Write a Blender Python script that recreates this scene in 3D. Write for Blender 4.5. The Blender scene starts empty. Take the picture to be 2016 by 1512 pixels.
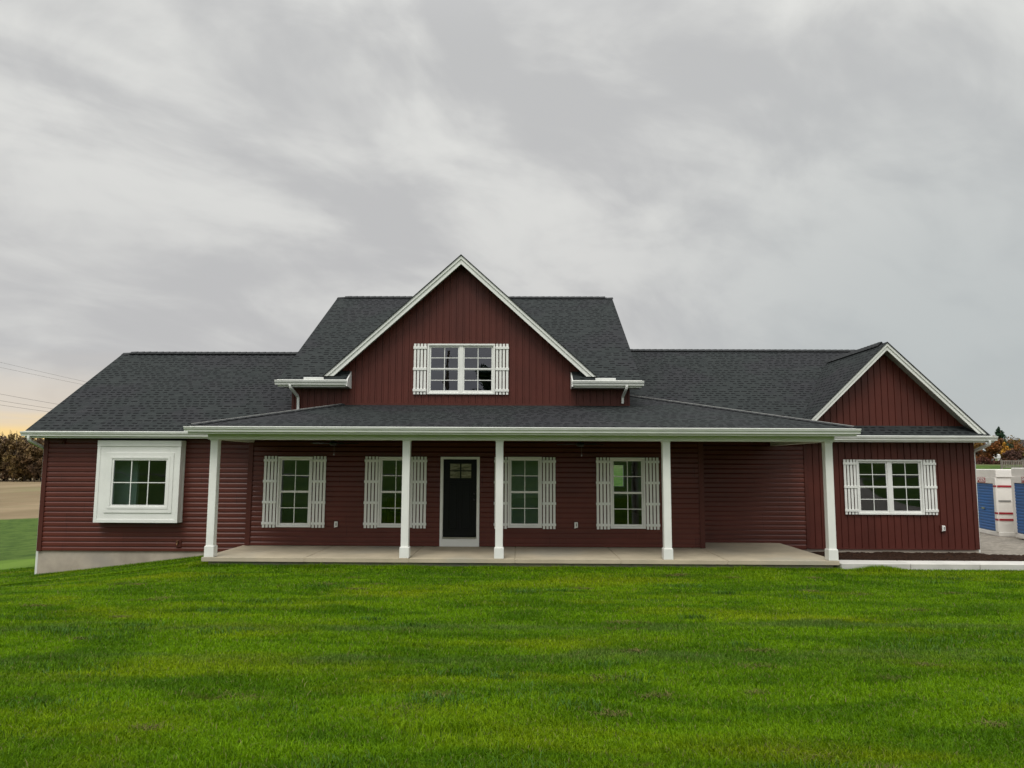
import bpy, bmesh, math, random
import numpy as np
from mathutils import Vector, Matrix, noise as mnoise
R = math.radians
random.seed(7)
rng = np.random.default_rng(11)
sc = bpy.context.scene
COL = sc.collection

# ------------------------------------------------------------------ camera
EYE = 2.06
F_PX, HOR = 1456.0, 915.0
pitch = math.atan((HOR - 756) / F_PX); yaw = R(0.7); roll = R(0.25)
fw = Vector((-math.sin(yaw) * math.cos(pitch), math.cos(yaw) * math.cos(pitch), math.sin(pitch)))
rt = Vector((math.cos(yaw), math.sin(yaw), 0)); up = rt.cross(fw)
r2 = rt * math.cos(roll) + up * math.sin(roll); u2 = up * math.cos(roll) - rt * math.sin(roll)
cam = bpy.data.cameras.new("camera"); co = bpy.data.objects.new("camera", cam); COL.objects.link(co)
m = Matrix((( r2.x, u2.x, -fw.x, 0), (r2.y, u2.y, -fw.y, 0), (r2.z, u2.z, -fw.z, EYE), (0, 0, 0, 1)))
co.matrix_world = m
cam.sensor_width = 36; cam.lens = 36 * F_PX / 2016; cam.clip_end = 3000
sc.camera = co
sc.view_settings.view_transform = 'Standard'; sc.view_settings.look = 'None'
sc.view_settings.exposure = 0.0; sc.view_settings.gamma = 1.0
sc.view_settings.use_curve_mapping = False

# ------------------------------------------------------------------ node helpers
class NT:
    def __init__(s, tree): s.t = tree
    def n(s, kind, **kw):
        nd = s.t.nodes.new(kind)
        for k, v in kw.items(): setattr(nd, k, v)
        return nd
    def put(s, sock, v):
        if isinstance(v, bpy.types.NodeSocket): s.t.links.new(v, sock)
        else:
            if sock.type == 'RGBA' and len(v) == 3: v = (*v, 1)
            sock.default_value = v
    def math(s, op, a, b=0.0, c=0.0, clamp=False):
        nd = s.n('ShaderNodeMath', operation=op); nd.use_clamp = clamp
        for i, v in enumerate((a, b, c)): s.put(nd.inputs[i], v)
        return nd.outputs[0]
    def vmath(s, op, a, b=(0, 0, 0)):
        nd = s.n('ShaderNodeVectorMath', operation=op); s.put(nd.inputs[0], a); s.put(nd.inputs[1], b)
        return nd.outputs['Value'] if op in ('DOT_PRODUCT', 'LENGTH') else nd.outputs[0]
    def mix(s, f, a, b, mode='MIX'):
        nd = s.n('ShaderNodeMix', data_type='RGBA', blend_type=mode)
        s.put(nd.inputs[0], f); s.put(nd.inputs[6], a); s.put(nd.inputs[7], b)
        return nd.outputs[2]
    def noise(s, vec, scale, detail=4, rough=0.55, dist=0.0):
        nd = s.n('ShaderNodeTexNoise'); s.put(nd.inputs['Vector'], vec)
        nd.inputs['Scale'].default_value = scale; nd.inputs['Detail'].default_value = detail
        nd.inputs['Roughness'].default_value = rough; nd.inputs['Distortion'].default_value = dist
        return nd.outputs['Fac']
    def smooth(s, v, a, b, lo=0.0, hi=1.0):
        nd = s.n('ShaderNodeMapRange', interpolation_type='SMOOTHSTEP'); s.put(nd.inputs[0], v)
        nd.inputs[1].default_value = a; nd.inputs[2].default_value = b
        nd.inputs[3].default_value = lo; nd.inputs[4].default_value = hi
        return nd.outputs[0]
    def scale(s, v, k):
        return s.vmath('MULTIPLY', v, k)
    def comb(s, x, y, z=0.0):
        nd = s.n('ShaderNodeCombineXYZ'); s.put(nd.inputs[0], x); s.put(nd.inputs[1], y); s.put(nd.inputs[2], z)
        return nd.outputs[0]
    def sep(s, v):
        nd = s.n('ShaderNodeSeparateXYZ'); s.put(nd.inputs[0], v); return nd.outputs

# ------------------------------------------------------------------ world: overcast evening sky
FILL_EL, FILL_AZ = 58.0, 195.0      # direction of the added soft fill, behind the photographer
world = bpy.data.worlds.new("World"); sc.world = world; world.use_nodes = True
W = NT(world.node_tree); bg = world.node_tree.nodes['Background']
sky = W.n('ShaderNodeTexSky', sky_type='NISHITA'); sky.sun_disc = False
sky.sun_elevation = R(FILL_EL); sky.sun_rotation = R(FILL_AZ)
d = W.n('ShaderNodeTexCoord').outputs['Generated']
dx, dy, dz = W.sep(d)
zz = W.math('MAXIMUM', dz, 0.0)
den = W.math('ADD', zz, 0.40)
px = W.math('DIVIDE', dx, den); py = W.math('DIVIDE', dy, den)
pv = W.comb(px, py, 0.0)
rotn = W.n('ShaderNodeVectorRotate', rotation_type='Z_AXIS'); W.put(rotn.inputs['Vector'], pv); rotn.inputs['Angle'].default_value = R(-38)
pr_ = W.scale(rotn.outputs[0], (1.55, 2.15, 1.0))
n1 = W.noise(pr_, 1.0, 5, 0.52, 0.6)
n2 = W.noise(W.vmath('ADD', pr_, (7.3, 2.1, 0)), 2.3, 6, 0.56, 0.5)
n3 = W.noise(W.vmath('ADD', pv, (3.3, 9.1, 0)), 0.55, 2, 0.5, 0.0)
nn = W.math('ADD', W.math('MULTIPLY', n1, 0.56), W.math('ADD', W.math('MULTIPLY', n2, 0.26), W.math('MULTIPLY', n3, 0.18)))
cf = W.smooth(nn, 0.425, 0.565)
# sky gets lighter with height, as an overcast sky does
hi = W.smooth(dz, 0.05, 0.55)
dark = W.mix(hi, (0.505, 0.500, 0.500), (0.525, 0.527, 0.525))
light = W.mix(hi, (0.600, 0.595, 0.582), (0.765, 0.765, 0.735))
cl = W.mix(cf, dark, light)
cool = W.math('MULTIPLY', W.smooth(dx, 0.05, 0.5), W.smooth(dz, 0.62, 0.08))
cl = W.mix(W.math('MULTIPLY', cool, 0.75), cl, (0.462, 0.500, 0.500))
zen = W.smooth(dz, 0.5, 0.95, 1.0, 2.6)
back = W.smooth(dy, 0.15, -0.5, 1.0, 1.35)
cl = W.mix(1.0, cl, W.comb(*(W.math('MULTIPLY', zen, back),) * 3), 'MULTIPLY')
# break in the cloud low on the left where the sun goes down
gl = W.math('ADD', W.math('MULTIPLY', dx, -0.72), W.math('MULTIPLY', dy, 0.694))
gh = W.math('SQRT', W.math('ADD', W.math('MULTIPLY', dx, dx), W.math('MULTIPLY', dy, dy)))
gd = W.math('DIVIDE', gl, W.math('MAXIMUM', gh, 0.001))
band = W.noise(W.comb(W.math('MULTIPLY', dx, 2.0), W.math('MULTIPLY', dy, 2.0), W.math('MULTIPLY', dz, 34.0)), 1.6, 4, 0.5)
dzn = W.math('ADD', dz, W.math('MULTIPLY', W.math('SUBTRACT', band, 0.5), 0.045))
g1 = W.math('MULTIPLY', W.smooth(gd, 0.80, 0.965), W.smooth(dzn, 0.135, 0.040))
g2 = W.math('MULTIPLY', W.smooth(gd, 0.84, 0.975), W.smooth(dzn, 0.062, 0.030))
cl = W.mix(W.math('MULTIPLY', g1, 0.62), cl, (0.80, 0.66, 0.50))
cl = W.mix(W.math('MULTIPLY', g2, 0.92), cl, (1.0, 0.70, 0.27))
# a thin share of clear-sky light through the cloud
fin = W.mix(0.004, cl, sky.outputs[0])
world.node_tree.links.new(fin, bg.inputs['Color']); bg.inputs['Strength'].default_value = 1.0

front_fill = bpy.data.lights.new("front_fill", 'SUN'); front_fill.energy = 1.5; front_fill.angle = R(25); front_fill.color = (1.0, 0.97, 0.90)  # lamp added to brighten the house front, no such source in view
so = bpy.data.objects.new("front_fill", front_fill); COL.objects.link(so)
sd = Vector((math.sin(R(FILL_AZ)) * math.cos(R(FILL_EL)), math.cos(R(FILL_AZ)) * math.cos(R(FILL_EL)), math.sin(R(FILL_EL))))
so.rotation_euler = sd.to_track_quat('Z', 'Y').to_euler(); so.location = sd * 40

# ------------------------------------------------------------------ materials
def mat(name, col, rough=0.6, spec=0.4, metal=0.0, var=0.06, vscale=3.0, bump=0.0, bscale=60.0, cols=None, vec_scale=(1, 1, 1)):
    mm = bpy.data.materials.new(name); mm.use_nodes = True
    t = NT(mm.node_tree); b = mm.node_tree.nodes['Principled BSDF']
    b.inputs['Roughness'].default_value = rough; b.inputs['Specular IOR Level'].default_value = spec
    b.inputs['Metallic'].default_value = metal
    pos = t.n('ShaderNodeNewGeometry').outputs['Position']
    pos = t.scale(pos, vec_scale)
    if var:
        nz = t.noise(pos, vscale, 5, 0.6)
        lo = tuple(c * (1 - var * 2) for c in col); hi_ = tuple(min(1, c * (1 + var * 2)) for c in col)
        c = t.mix(t.smooth(nz, 0.3, 0.7), lo, hi_)
        if cols: c = t.mix(t.smooth(t.noise(pos, vscale * 0.31, 4), 0.48, 0.68), c, cols)
        t.put(b.inputs['Base Color'], c)
        rr = t.smooth(nz, 0.2, 0.8, rough * 0.9, min(1, rough * 1.12)); t.put(b.inputs['Roughness'], rr)
    else: b.inputs['Base Color'].default_value = (*col, 1)
    if bump:
        bn = t.n('ShaderNodeBump'); bn.inputs['Strength'].default_value = bump; bn.inputs['Distance'].default_value = 0.01
        t.put(bn.inputs['Height'], t.noise(pos, bscale, 4)); t.put(b.inputs['Normal'], bn.outputs[0])
    return mm

RED = mat('red_vinyl', (0.100, 0.0240, 0.0155), 0.36, 0.32, var=0.05, vscale=1.3, bump=0.15, bscale=90)
REDV = mat('red_board_vinyl', (0.088, 0.0200, 0.0135), 0.5, 0.30, var=0.05, vscale=1.1, bump=0.15, bscale=90)
REDT = mat('red_trim', (0.080, 0.0205, 0.0145), 0.5, 0.28, var=0.03)
def panel_tone(mm, horizontal=True):
    t = NT(mm.node_tree); b = mm.node_tree.nodes['Principled BSDF']; src = b.inputs['Base Color'].links[0].from_socket
    x, y, z = t.sep(t.n('ShaderNodeNewGeometry').outputs['Position'])
    if horizontal:
        row = t.math('FLOOR', t.math('DIVIDE', t.math('ADD', z, 0.001), 0.254))
        w1 = t.n('ShaderNodeTexWhiteNoise', noise_dimensions='1D'); t.put(w1.inputs['W'], row)
        xx = t.math('DIVIDE', t.math('ADD', x, t.math('MULTIPLY', w1.outputs[0], 5.0)), 3.66)
    else:
        row = 1.0; xx = t.math('DIVIDE', x, 0.356)
    w2 = t.n('ShaderNodeTexWhiteNoise', noise_dimensions='2D'); t.put(w2.inputs['Vector'], t.comb(t.math('FLOOR', xx), row))
    seam = t.math('MULTIPLY', t.smooth(t.math('FRACT', xx), 0.9965, 0.998), 0.45) if horizontal else 0.0
    k = t.math('SUBTRACT', t.math('ADD', 0.92, t.math('MULTIPLY', w2.outputs[0], 0.16)), seam)
    t.put(b.inputs['Base Color'], t.mix(1.0, src, t.comb(k, k, k), 'MULTIPLY'))
panel_tone(RED); panel_tone(REDV, False)
WHITE = mat('white_vinyl', (0.78, 0.785, 0.755), 0.42, 0.45, var=0.02, vscale=2.0)
WCOL = mat('white_column_wrap', (0.80, 0.80, 0.765), 0.4, 0.4, var=0.02, vscale=1.5)
ALU = mat('white_gutter_metal', (0.76, 0.77, 0.74), 0.35, 0.5, var=0.025, vscale=2.5)
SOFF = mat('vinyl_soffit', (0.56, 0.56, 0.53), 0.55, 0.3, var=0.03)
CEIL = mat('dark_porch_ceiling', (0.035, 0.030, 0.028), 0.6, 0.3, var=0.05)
BLACK = mat('black_door_paint', (0.0040, 0.0050, 0.0050), 0.45, 0.16, var=0.05)
DARKM = mat('dark_metal', (0.012, 0.012, 0.013), 0.45, 0.5, var=0.05)
GREYM = mat('grey_plastic', (0.22, 0.22, 0.21), 0.5, 0.4, var=0.04)
NICK = mat('satin_nickel', (0.45, 0.44, 0.42), 0.3, 0.5, metal=0.9, var=0.03)
CONC = mat('porch_concrete', (0.46, 0.395, 0.290), 0.85, 0.25, var=0.055, vscale=1.4, bump=0.25, bscale=120, cols=(0.40, 0.365, 0.29))
WALK = mat('sidewalk_concrete', (0.52, 0.505, 0.475), 0.9, 0.2, var=0.05, vscale=2.0, bump=0.2, bscale=120)
FOUND = mat('foundation_concrete', (0.40, 0.345, 0.285), 0.92, 0.15, var=0.09, vscale=1.3, bump=0.35, bscale=45, cols=(0.33, 0.30, 0.265))
MULCH = mat('mulch', (0.025, 0.0125, 0.0075), 0.95, 0.1, var=0.25, vscale=16, bump=0.9, bscale=60)
GRAVEL = mat('gravel', (0.26, 0.235, 0.20), 0.95, 0.15, var=0.16, vscale=9, bump=0.8, bscale=40, cols=(0.19, 0.17, 0.14))
ROOM = mat('room_paint', (0.50, 0.51, 0.50), 0.8, 0.2, var=0.03)
ROOMD = mat('room_floor', (0.10, 0.085, 0.07), 0.6, 0.3, var=0.1)
POD = mat('container_panel', (0.80, 0.775, 0.73), 0.5, 0.4, var=0.03, vscale=1.5)
PODB = mat('container_blue_door', (0.003, 0.098, 0.34), 0.42, 0.45, var=0.06, vscale=1.5)
PODR = mat('container_red_band', (0.34, 0.018, 0.03), 0.5, 0.4, var=0.03)
BARK = mat('bark', (0.10, 0.075, 0.055), 0.9, 0.2, var=0.2, vscale=6, bump=0.5, bscale=20)
WOODG = mat('grey_fence_wood', (0.23, 0.20, 0.18), 0.85, 0.2, var=0.15, vscale=5)
TYRE = mat('tyre_rubber', (0.02, 0.02, 0.02), 0.8, 0.3, var=0.1)
TRUCKW = mat('white_car_paint', (0.78, 0.79, 0.78), 0.25, 0.5, var=0.01)
WIRE = mat('wire', (0.09, 0.085, 0.08), 0.7, 0.3, var=0.05)
ASPH = mat('asphalt', (0.075, 0.073, 0.07), 0.9, 0.2, var=0.12, vscale=4, bump=0.4, bscale=90)
DGLASS = mat('dark_glass', (0.01, 0.012, 0.013), 0.06, 0.8, var=0)

def glass_mat(name, tint, refl):
    mm = bpy.data.materials.new(name); mm.use_nodes = True; t = NT(mm.node_tree)
    mm.node_tree.nodes.remove(mm.node_tree.nodes['Principled BSDF'])
    out = mm.node_tree.nodes['Material Output']
    tr = t.n('ShaderNodeBsdfTransparent'); tr.inputs[0].default_value = (*tint, 1)
    gl = t.n('ShaderNodeBsdfGlossy'); gl.inputs['Roughness'].default_value = 0.0
    gl.inputs['Color'].default_value = (0.88, 0.90, 1.0, 1)
    pos = t.n('ShaderNodeNewGeometry').outputs['Position']
    bn = t.n('ShaderNodeBump'); bn.inputs['Strength'].default_value = 0.04; bn.inputs['Distance'].default_value = 0.05
    t.put(bn.inputs['Height'], t.noise(pos, 1.6, 1)); t.put(gl.inputs['Normal'], bn.outputs[0])
    lw = t.n('ShaderNodeLayerWeight'); lw.inputs['Blend'].default_value = 0.25
    f = t.math('ADD', t.math('MULTIPLY', lw.outputs['Fresnel'], 0.7), refl)
    mx = t.n('ShaderNodeMixShader'); t.put(mx.inputs[0], f)
    mm.node_tree.links.new(tr.outputs[0], mx.inputs[1]); mm.node_tree.links.new(gl.outputs[0], mx.inputs[2])
    mm.node_tree.links.new(mx.outputs[0], out.inputs[0])
    return mm
GLASS = glass_mat('window_glass', (0.58, 0.72, 0.70), 0.092)

def shingle_mat():
    mm = bpy.data.materials.new('charcoal_shingles'); mm.use_nodes = True; t = NT(mm.node_tree)
    b = mm.node_tree.nodes['Principled BSDF']; b.inputs['Specular IOR Level'].default_value = 0.12
    uv = t.n('ShaderNodeUVMap', uv_map='roof').outputs[0]
    u, v, _ = t.sep(uv)
    vr = t.math('DIVIDE', v, 0.143); row = t.math('FLOOR', vr); fv = t.math('FRACT', vr)
    wn = t.n('ShaderNodeTexWhiteNoise', noise_dimensions='1D'); t.put(wn.inputs['W'], row)
    wob = t.math('MULTIPLY', t.noise(t.comb(t.math('MULTIPLY', u, 3.0), t.math('MULTIPLY', row, 3.7)), 1.0, 1), 1.1)
    ur = t.math('ADD', t.math('ADD', t.math('DIVIDE', u, 0.215), t.math('MULTIPLY', wn.outputs[0], 17.3)), wob)
    cell = t.math('FLOOR', ur); fu = t.math('FRACT', ur)
    w2 = t.n('ShaderNodeTexWhiteNoise', noise_dimensions='2D'); t.put(w2.inputs['Vector'], t.comb(cell, row))
    rnd = w2.outputs['Value']
    w3 = t.n('ShaderNodeTexWhiteNoise', noise_dimensions='2D'); t.put(w3.inputs['Vector'], t.comb(t.math('ADD', cell, 31.7), row))
    on = t.smooth(rnd, 0.10, 0.35)
    wd_ = t.math('ADD', 0.50, t.math('MULTIPLY', w3.outputs['Value'], 0.28))
    edge = t.math('MULTIPLY', t.smooth(fu, 0.0, 0.07), t.smooth(t.math('SUBTRACT', fu, wd_), 0.05, -0.02))
    dash = t.math('MULTIPLY', t.math('MULTIPLY', on, edge), t.math('MULTIPLY', t.smooth(fv, 0.48, 0.60), t.smooth(fv, 1.0, 0.94)))
    thin = t.math('MULTIPLY', t.smooth(fv, 0.88, 0.97), 0.35)
    dk = t.math('MAXIMUM', dash, thin)
    pos = t.n('ShaderNodeNewGeometry').outputs['Position']
    gran = t.noise(pos, 55, 3)
    big = t.noise(pos, 0.55, 3)
    base = t.mix(w3.outputs['Value'], (0.029, 0.0340, 0.0345), (0.038, 0.0435, 0.0435))
    base = t.mix(t.smooth(big, 0.45, 0.62), base, t.mix(w3.outputs['Value'], (0.030, 0.0315, 0.0350), (0.039, 0.0400, 0.0435)))
    base = t.mix(t.smooth(gran, 0.35, 0.7), t.mix(1.0, base, (0.8, 0.8, 0.8), 'MULTIPLY'), base)
    c = t.mix(t.math('MULTIPLY', dk, 0.92), base, (0.0045, 0.005, 0.006))
    t.put(b.inputs['Base Color'], c); b.inputs['Roughness'].default_value = 0.9
    bn = t.n('ShaderNodeBump'); bn.inputs['Strength'].default_value = 0.5; bn.inputs['Distance'].default_value = 0.02
    hgt = t.math('ADD', t.math('MULTIPLY', t.math('SUBTRACT', 1.0, fv), 0.5), t.math('MULTIPLY', gran, 0.25))
    hgt = t.math('SUBTRACT', hgt, t.math('MULTIPLY', dash, 0.5))
    t.put(bn.inputs['Height'], hgt); t.put(b.inputs['Normal'], bn.outputs[0])
    return mm
SHING = shingle_mat()
SHCAP = mat('shingle_cap', (0.032, 0.034, 0.036), 0.92, 0.2, var=0.2, vscale=9, bump=0.4, bscale=70)

def lawn_mat(name, blades=True, far=False):
    mm = bpy.data.materials.new(name); mm.use_nodes = True; t = NT(mm.node_tree)
    b = mm.node_tree.nodes['Principled BSDF']; b.inputs['Specular IOR Level'].default_value = 0.12 if blades else 0.1
    b.inputs['Roughness'].default_value = 0.5 if blades else 0.95
    pos = t.n('ShaderNodeNewGeometry').outputs['Position']
    p1 = t.scale(pos, (0.42, 1.0, 0.0))
    a = t.noise(p1, 0.55, 4, 0.6, 0.4)
    bq = t.noise(t.vmath('ADD', p1, (11, 5, 0)), 1.5, 5, 0.6, 0.6)
    cq = t.noise(t.vmath('ADD', pos, (3, 17, 0)), 3.4, 4, 0.6)
    dq = t.noise(t.scale(pos, (0.10, 0.85, 0)), 1.2, 4, 0.6, 0.3)
    c = t.mix(t.smooth(bq, 0.38, 0.60), (0.068, 0.166, 0.0008), (0.130, 0.264, 0.0012))
    c = t.mix(t.math('MULTIPLY', t.smooth(a, 0.48, 0.68), 0.62), c, (0.250, 0.320, 0.0025))
    c = t.mix(t.math('MULTIPLY', t.smooth(dq, 0.55, 0.68), 0.55), c, (0.066, 0.160, 0.006))
    c = t.mix(t.math('MULTIPLY', t.smooth(cq, 0.60, 0.70), 0.40), c, (0.040, 0.110, 0.006))
    bare = t.smooth(t.noise(t.vmath('ADD', t.scale(pos, (0.6, 1, 0)), (40, 3, 0)), 1.25, 5, 0.7, 0.8), 0.665, 0.72)
    wx, wy, wz = t.sep(pos)
    for off, sl in ((7.75, 0.085), (9.55, 0.06)):
        ln = t.math('ADD', t.math('MULTIPLY', wx, sl), t.math('ADD', off, t.math('MULTIPLY', t.noise(t.scale(pos, (0.35, 0.35, 0)), 1.0, 2), 1.6)))
        dd = t.math('ABSOLUTE', t.math('SUBTRACT', t.math('ADD', wy, 0.8), ln))
        c = t.mix(t.math('MULTIPLY', t.smooth(dd, 0.30, 0.10), t.smooth(t.noise(t.scale(pos, (0.5, 1.5, 0)), 1.3, 4, 0.7), 0.42, 0.58, 0.1, 0.75)), c, (0.092, 0.165, 0.020))
    if blades:
        at = t.n('ShaderNodeAttribute', attribute_name='rnd').outputs['Fac']
        c = t.mix(t.smooth(at, 0.0, 1.0), t.mix(1.0, c, (0.62, 0.68, 0.6), 'MULTIPLY'), t.mix(1.0, c, (1.60, 1.42, 2.6), 'MULTIPLY'))
        c = t.mix(t.smooth(at, 0.965, 0.97), c, (0.24, 0.21, 0.09))
        c = t.mix(t.math('MULTIPLY', bare, 0.65), c, (0.13, 0.115, 0.035))
        tr = t.n('ShaderNodeBsdfTranslucent'); t.put(tr.inputs[0], c)
        mx = t.n('ShaderNodeMixShader'); mx.inputs[0].default_value = 0.28
        out = mm.node_tree.nodes['Material Output']
        mm.node_tree.links.new(b.outputs[0], mx.inputs[1]); mm.node_tree.links.new(tr.outputs[0], mx.inputs[2])
        mm.node_tree.links.new(mx.outputs[0], out.inputs[0])
    else:
        k = (0.72, 0.72, 0.9) if not far else (0.9, 0.9, 2.2)
        c = t.mix(1.0, c, k, 'MULTIPLY')
        fine = t.noise(pos, 34 if not far else 7, 4, 0.7)
        c = t.mix(t.smooth(fine, 0.35, 0.65), t.mix(1.0, c, (0.55, 0.6, 0.6), 'MULTIPLY'), c)
        c = t.mix(t.math('MULTIPLY', bare, 0.8), c, (0.085, 0.065, 0.035))
        bn = t.n('ShaderNodeBump'); bn.inputs['Strength'].default_value = 0.8; bn.inputs['Distance'].default_value = 0.04
        t.put(bn.inputs['Height'], fine); t.put(b.inputs['Normal'], bn.outputs[0])
    t.put(b.inputs['Base Color'], c)
    return mm
GRASS = lawn_mat('grass_blades'); TURF = lawn_mat('turf_soil', False)

# ------------------------------------------------------------------ mesh helpers
class MB:
    def __init__(s): s.v = []; s.f = []; s.m = []; s.uv = None
    def add(s, vs, fs, mi=0):
        o = len(s.v); s.v += [tuple(p) for p in vs]; s.f += [tuple(i + o for i in q) for q in fs]; s.m += [mi] * len(fs)
        return s
    def box(s, x0, x1, y0, y1, z0, z1, mi=0):
        return s.add([(x0, y0, z0), (x1, y0, z0), (x1, y1, z0), (x0, y1, z0), (x0, y0, z1), (x1, y0, z1), (x1, y1, z1), (x0, y1, z1)],
                     [(0, 3, 2, 1), (4, 5, 6, 7), (0, 1, 5, 4), (1, 2, 6, 5), (2, 3, 7, 6), (3, 0, 4, 7)], mi)
    def prism(s, pts, off, mi=0):
        n = len(pts); off = Vector(off); a = [Vector(p) for p in pts]
        return s.add(a + [p + off for p in a], [tuple(range(n)), tuple(range(2 * n - 1, n - 1, -1))] +
                     [(i, i + n, (i + 1) % n + n, (i + 1) % n) for i in range(n)], mi)
    def tube(s, path, r, seg=8, mi=0, square=None):
        path = [Vector(p) for p in path]; rings = []; prev = None
        for i, p in enumerate(path):
            t = (path[min(i + 1, len(path) - 1)] - path[max(i - 1, 0)]).normalized()
            ref = Vector((0, 0, 1)) if abs(t.z) < 0.9 else Vector((1, 0, 0))
            if prev is None: n1 = t.cross(ref).normalized()
            else: n1 = (prev - t * prev.dot(t)).normalized()
            prev = n1; n2 = t.cross(n1)
            rr = r[i] if isinstance(r, (list, tuple)) else r
            if square: ring = [p + n1 * a * square[0] + n2 * b * square[1] for a, b in ((-1, -1), (1, -1), (1, 1), (-1, 1))]
            else: ring = [p + (n1 * math.cos(6.2832 * k / seg) + n2 * math.sin(6.2832 * k / seg)) * rr for k in range(seg)]
            rings.append(ring)
        sg = len(rings[0]); fs = []
        for i in range(len(rings) - 1):
            for k in range(sg): fs.append((i * sg + k, i * sg + (k + 1) % sg, (i + 1) * sg + (k + 1) % sg, (i + 1) * sg + k))
        fs.append(tuple(range(sg))); fs.append(tuple((len(rings) - 1) * sg + k for k in range(sg)))
        return s.add([p for q in rings for p in q], fs, mi)
    def lathe(s, c, prof, seg=16, mi=0, axis='z'):
        vs = []; fs = []; n = len(prof)
        for k in range(seg):
            a = 6.28318 * k / seg
            for rr, h in prof:
                q = (rr * math.cos(a), rr * math.sin(a), h) if axis == 'z' else (rr * math.cos(a), h, rr * math.sin(a)) if axis == 'y' else (h, rr * math.cos(a), rr * math.sin(a))
                vs.append((c[0] + q[0], c[1] + q[1], c[2] + q[2]))
        for k in range(seg):
            for i in range(n - 1): fs.append((k * n + i, ((k + 1) % seg) * n + i, ((k + 1) % seg) * n + i + 1, k * n + i + 1))
        return s.add(vs, fs, mi)
    def build(s, name, mats, parent=None, bevel=0, smooth=False, fix=True, xf=None):
        me = bpy.data.meshes.new(name)
        vs = s.v if xf is None else [tuple(xf @ Vector(p)) for p in s.v]
        me.from_pydata(vs, [], s.f)
        if not isinstance(mats, (list, tuple)): mats = [mats]
        for q in mats: me.materials.append(q)
        me.polygons.foreach_set('material_index', s.m)
        if fix:
            bm = bmesh.new(); bm.from_mesh(me); bmesh.ops.recalc_face_normals(bm, faces=bm.faces); bm.to_mesh(me); bm.free()
        if smooth: me.polygons.foreach_set('use_smooth', [True] * len(me.polygons))
        o = bpy.data.objects.new(name, me); COL.objects.link(o)
        if parent: o.parent = parent
        if bevel:
            b = o.modifiers.new('bevel', 'BEVEL'); b.width = bevel; b.segments = 1; b.limit_method = 'ANGLE'
        return o

def tag(o, label=None, cat=None, group=None, kind=None):
    if label: o['label'] = label
    if cat: o['category'] = cat
    if group: o['group'] = group
    if kind: o['kind'] = kind
    return o
def empty(name, loc=(0, 0, 0), rz=0, parent=None):
    o = bpy.data.objects.new(name, None); COL.objects.link(o); o.location = loc; o.rotation_euler.z = rz
    o.empty_display_size = 0.3
    if parent: o.parent = parent
    return o
def sm(v, a, b):
    t = min(1, max(0, (v - a) / (b - a))); return t * t * (3 - 2 * t)

# ------------------------------------------------------------------ terrain
M, L, WG, F = 19.0, 19.27, 20.4, 16.6            # main wall, left wing wall, right wing wall, porch edge (depths)
def ground_z(x, y):
    z = 0.34 - 0.0335 * min(max(y, -3), 16.2)
    z += 0.03 * mnoise.noise(Vector((x * 0.35, y * 0.45, 0))) * sm(15.5, 0, 3) * (1 - sm(y, 14.5, 16))
    z += 0.75 * sm(-y, 0, 13) + 3.2 * sm(-y, 20, 62)
    t = max(0.0, -x - 6.9)
    z -= 3.0 * (1 - math.exp(-t * 0.135 / 3.0)) * sm(y, 8, 18.5)
    z -= 0.75 * sm(y, 22, 60) + 0.0085 * max(0, y - 60) * (1 - sm(x, -10, 25))
    rgt = sm(x, -5, 22)
    z += rgt * (-0.15 * sm(y, 20, 28) + 0.75 * sm(y, 22, 60) + 2.30 * sm(y, 33, 66) + 0.022 * max(0, y - 60))
    z -= 0.13 * sm(x, 6.4, 7.0) * sm(y, 16.9, 17.4) * (1 - sm(y, 40, 60))
    z += sm(-x, 30, 90) * 1.1 * math.sin((x + y) * 0.012) * sm(y, 90, 160)
    return z
def axis_pts(segs):
    out = []
    for a, b, n in segs: out += list(np.linspace(a, b, n, endpoint=False))
    return out + [segs[-1][1]]
xs = axis_pts([(-900, -300, 8), (-300, -60, 24), (-60, -20, 20), (-20, 24, 110), (24, 80, 28), (80, 300, 16), (300, 900, 6)])
ys = axis_pts([(-400, -30, 12), (-30, 0, 15), (0, 26, 70), (26, 60, 30), (60, 320, 50), (320, 1200, 10)])
nx, ny = len(xs), len(ys)
g = MB(); g.v = [(x, y, ground_z(x, y)) for y in ys for x in xs]
def field_edge(x, y):   # mown lawn ends, harvested field begins
    return y > 57.0 + 0.14 * (x + 40) + 1.8 * mnoise.noise(Vector((x * 0.12, 3, 0))) and x < 8
for j in range(ny - 1):
    for i in range(nx - 1):
        g.f.append((j * nx + i, j * nx + i + 1, (j + 1) * nx + i + 1, (j + 1) * nx + i)); g.m.append(0)
gm = bpy.data.materials.new('ground_lawn_and_field'); gm.use_nodes = True
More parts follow.
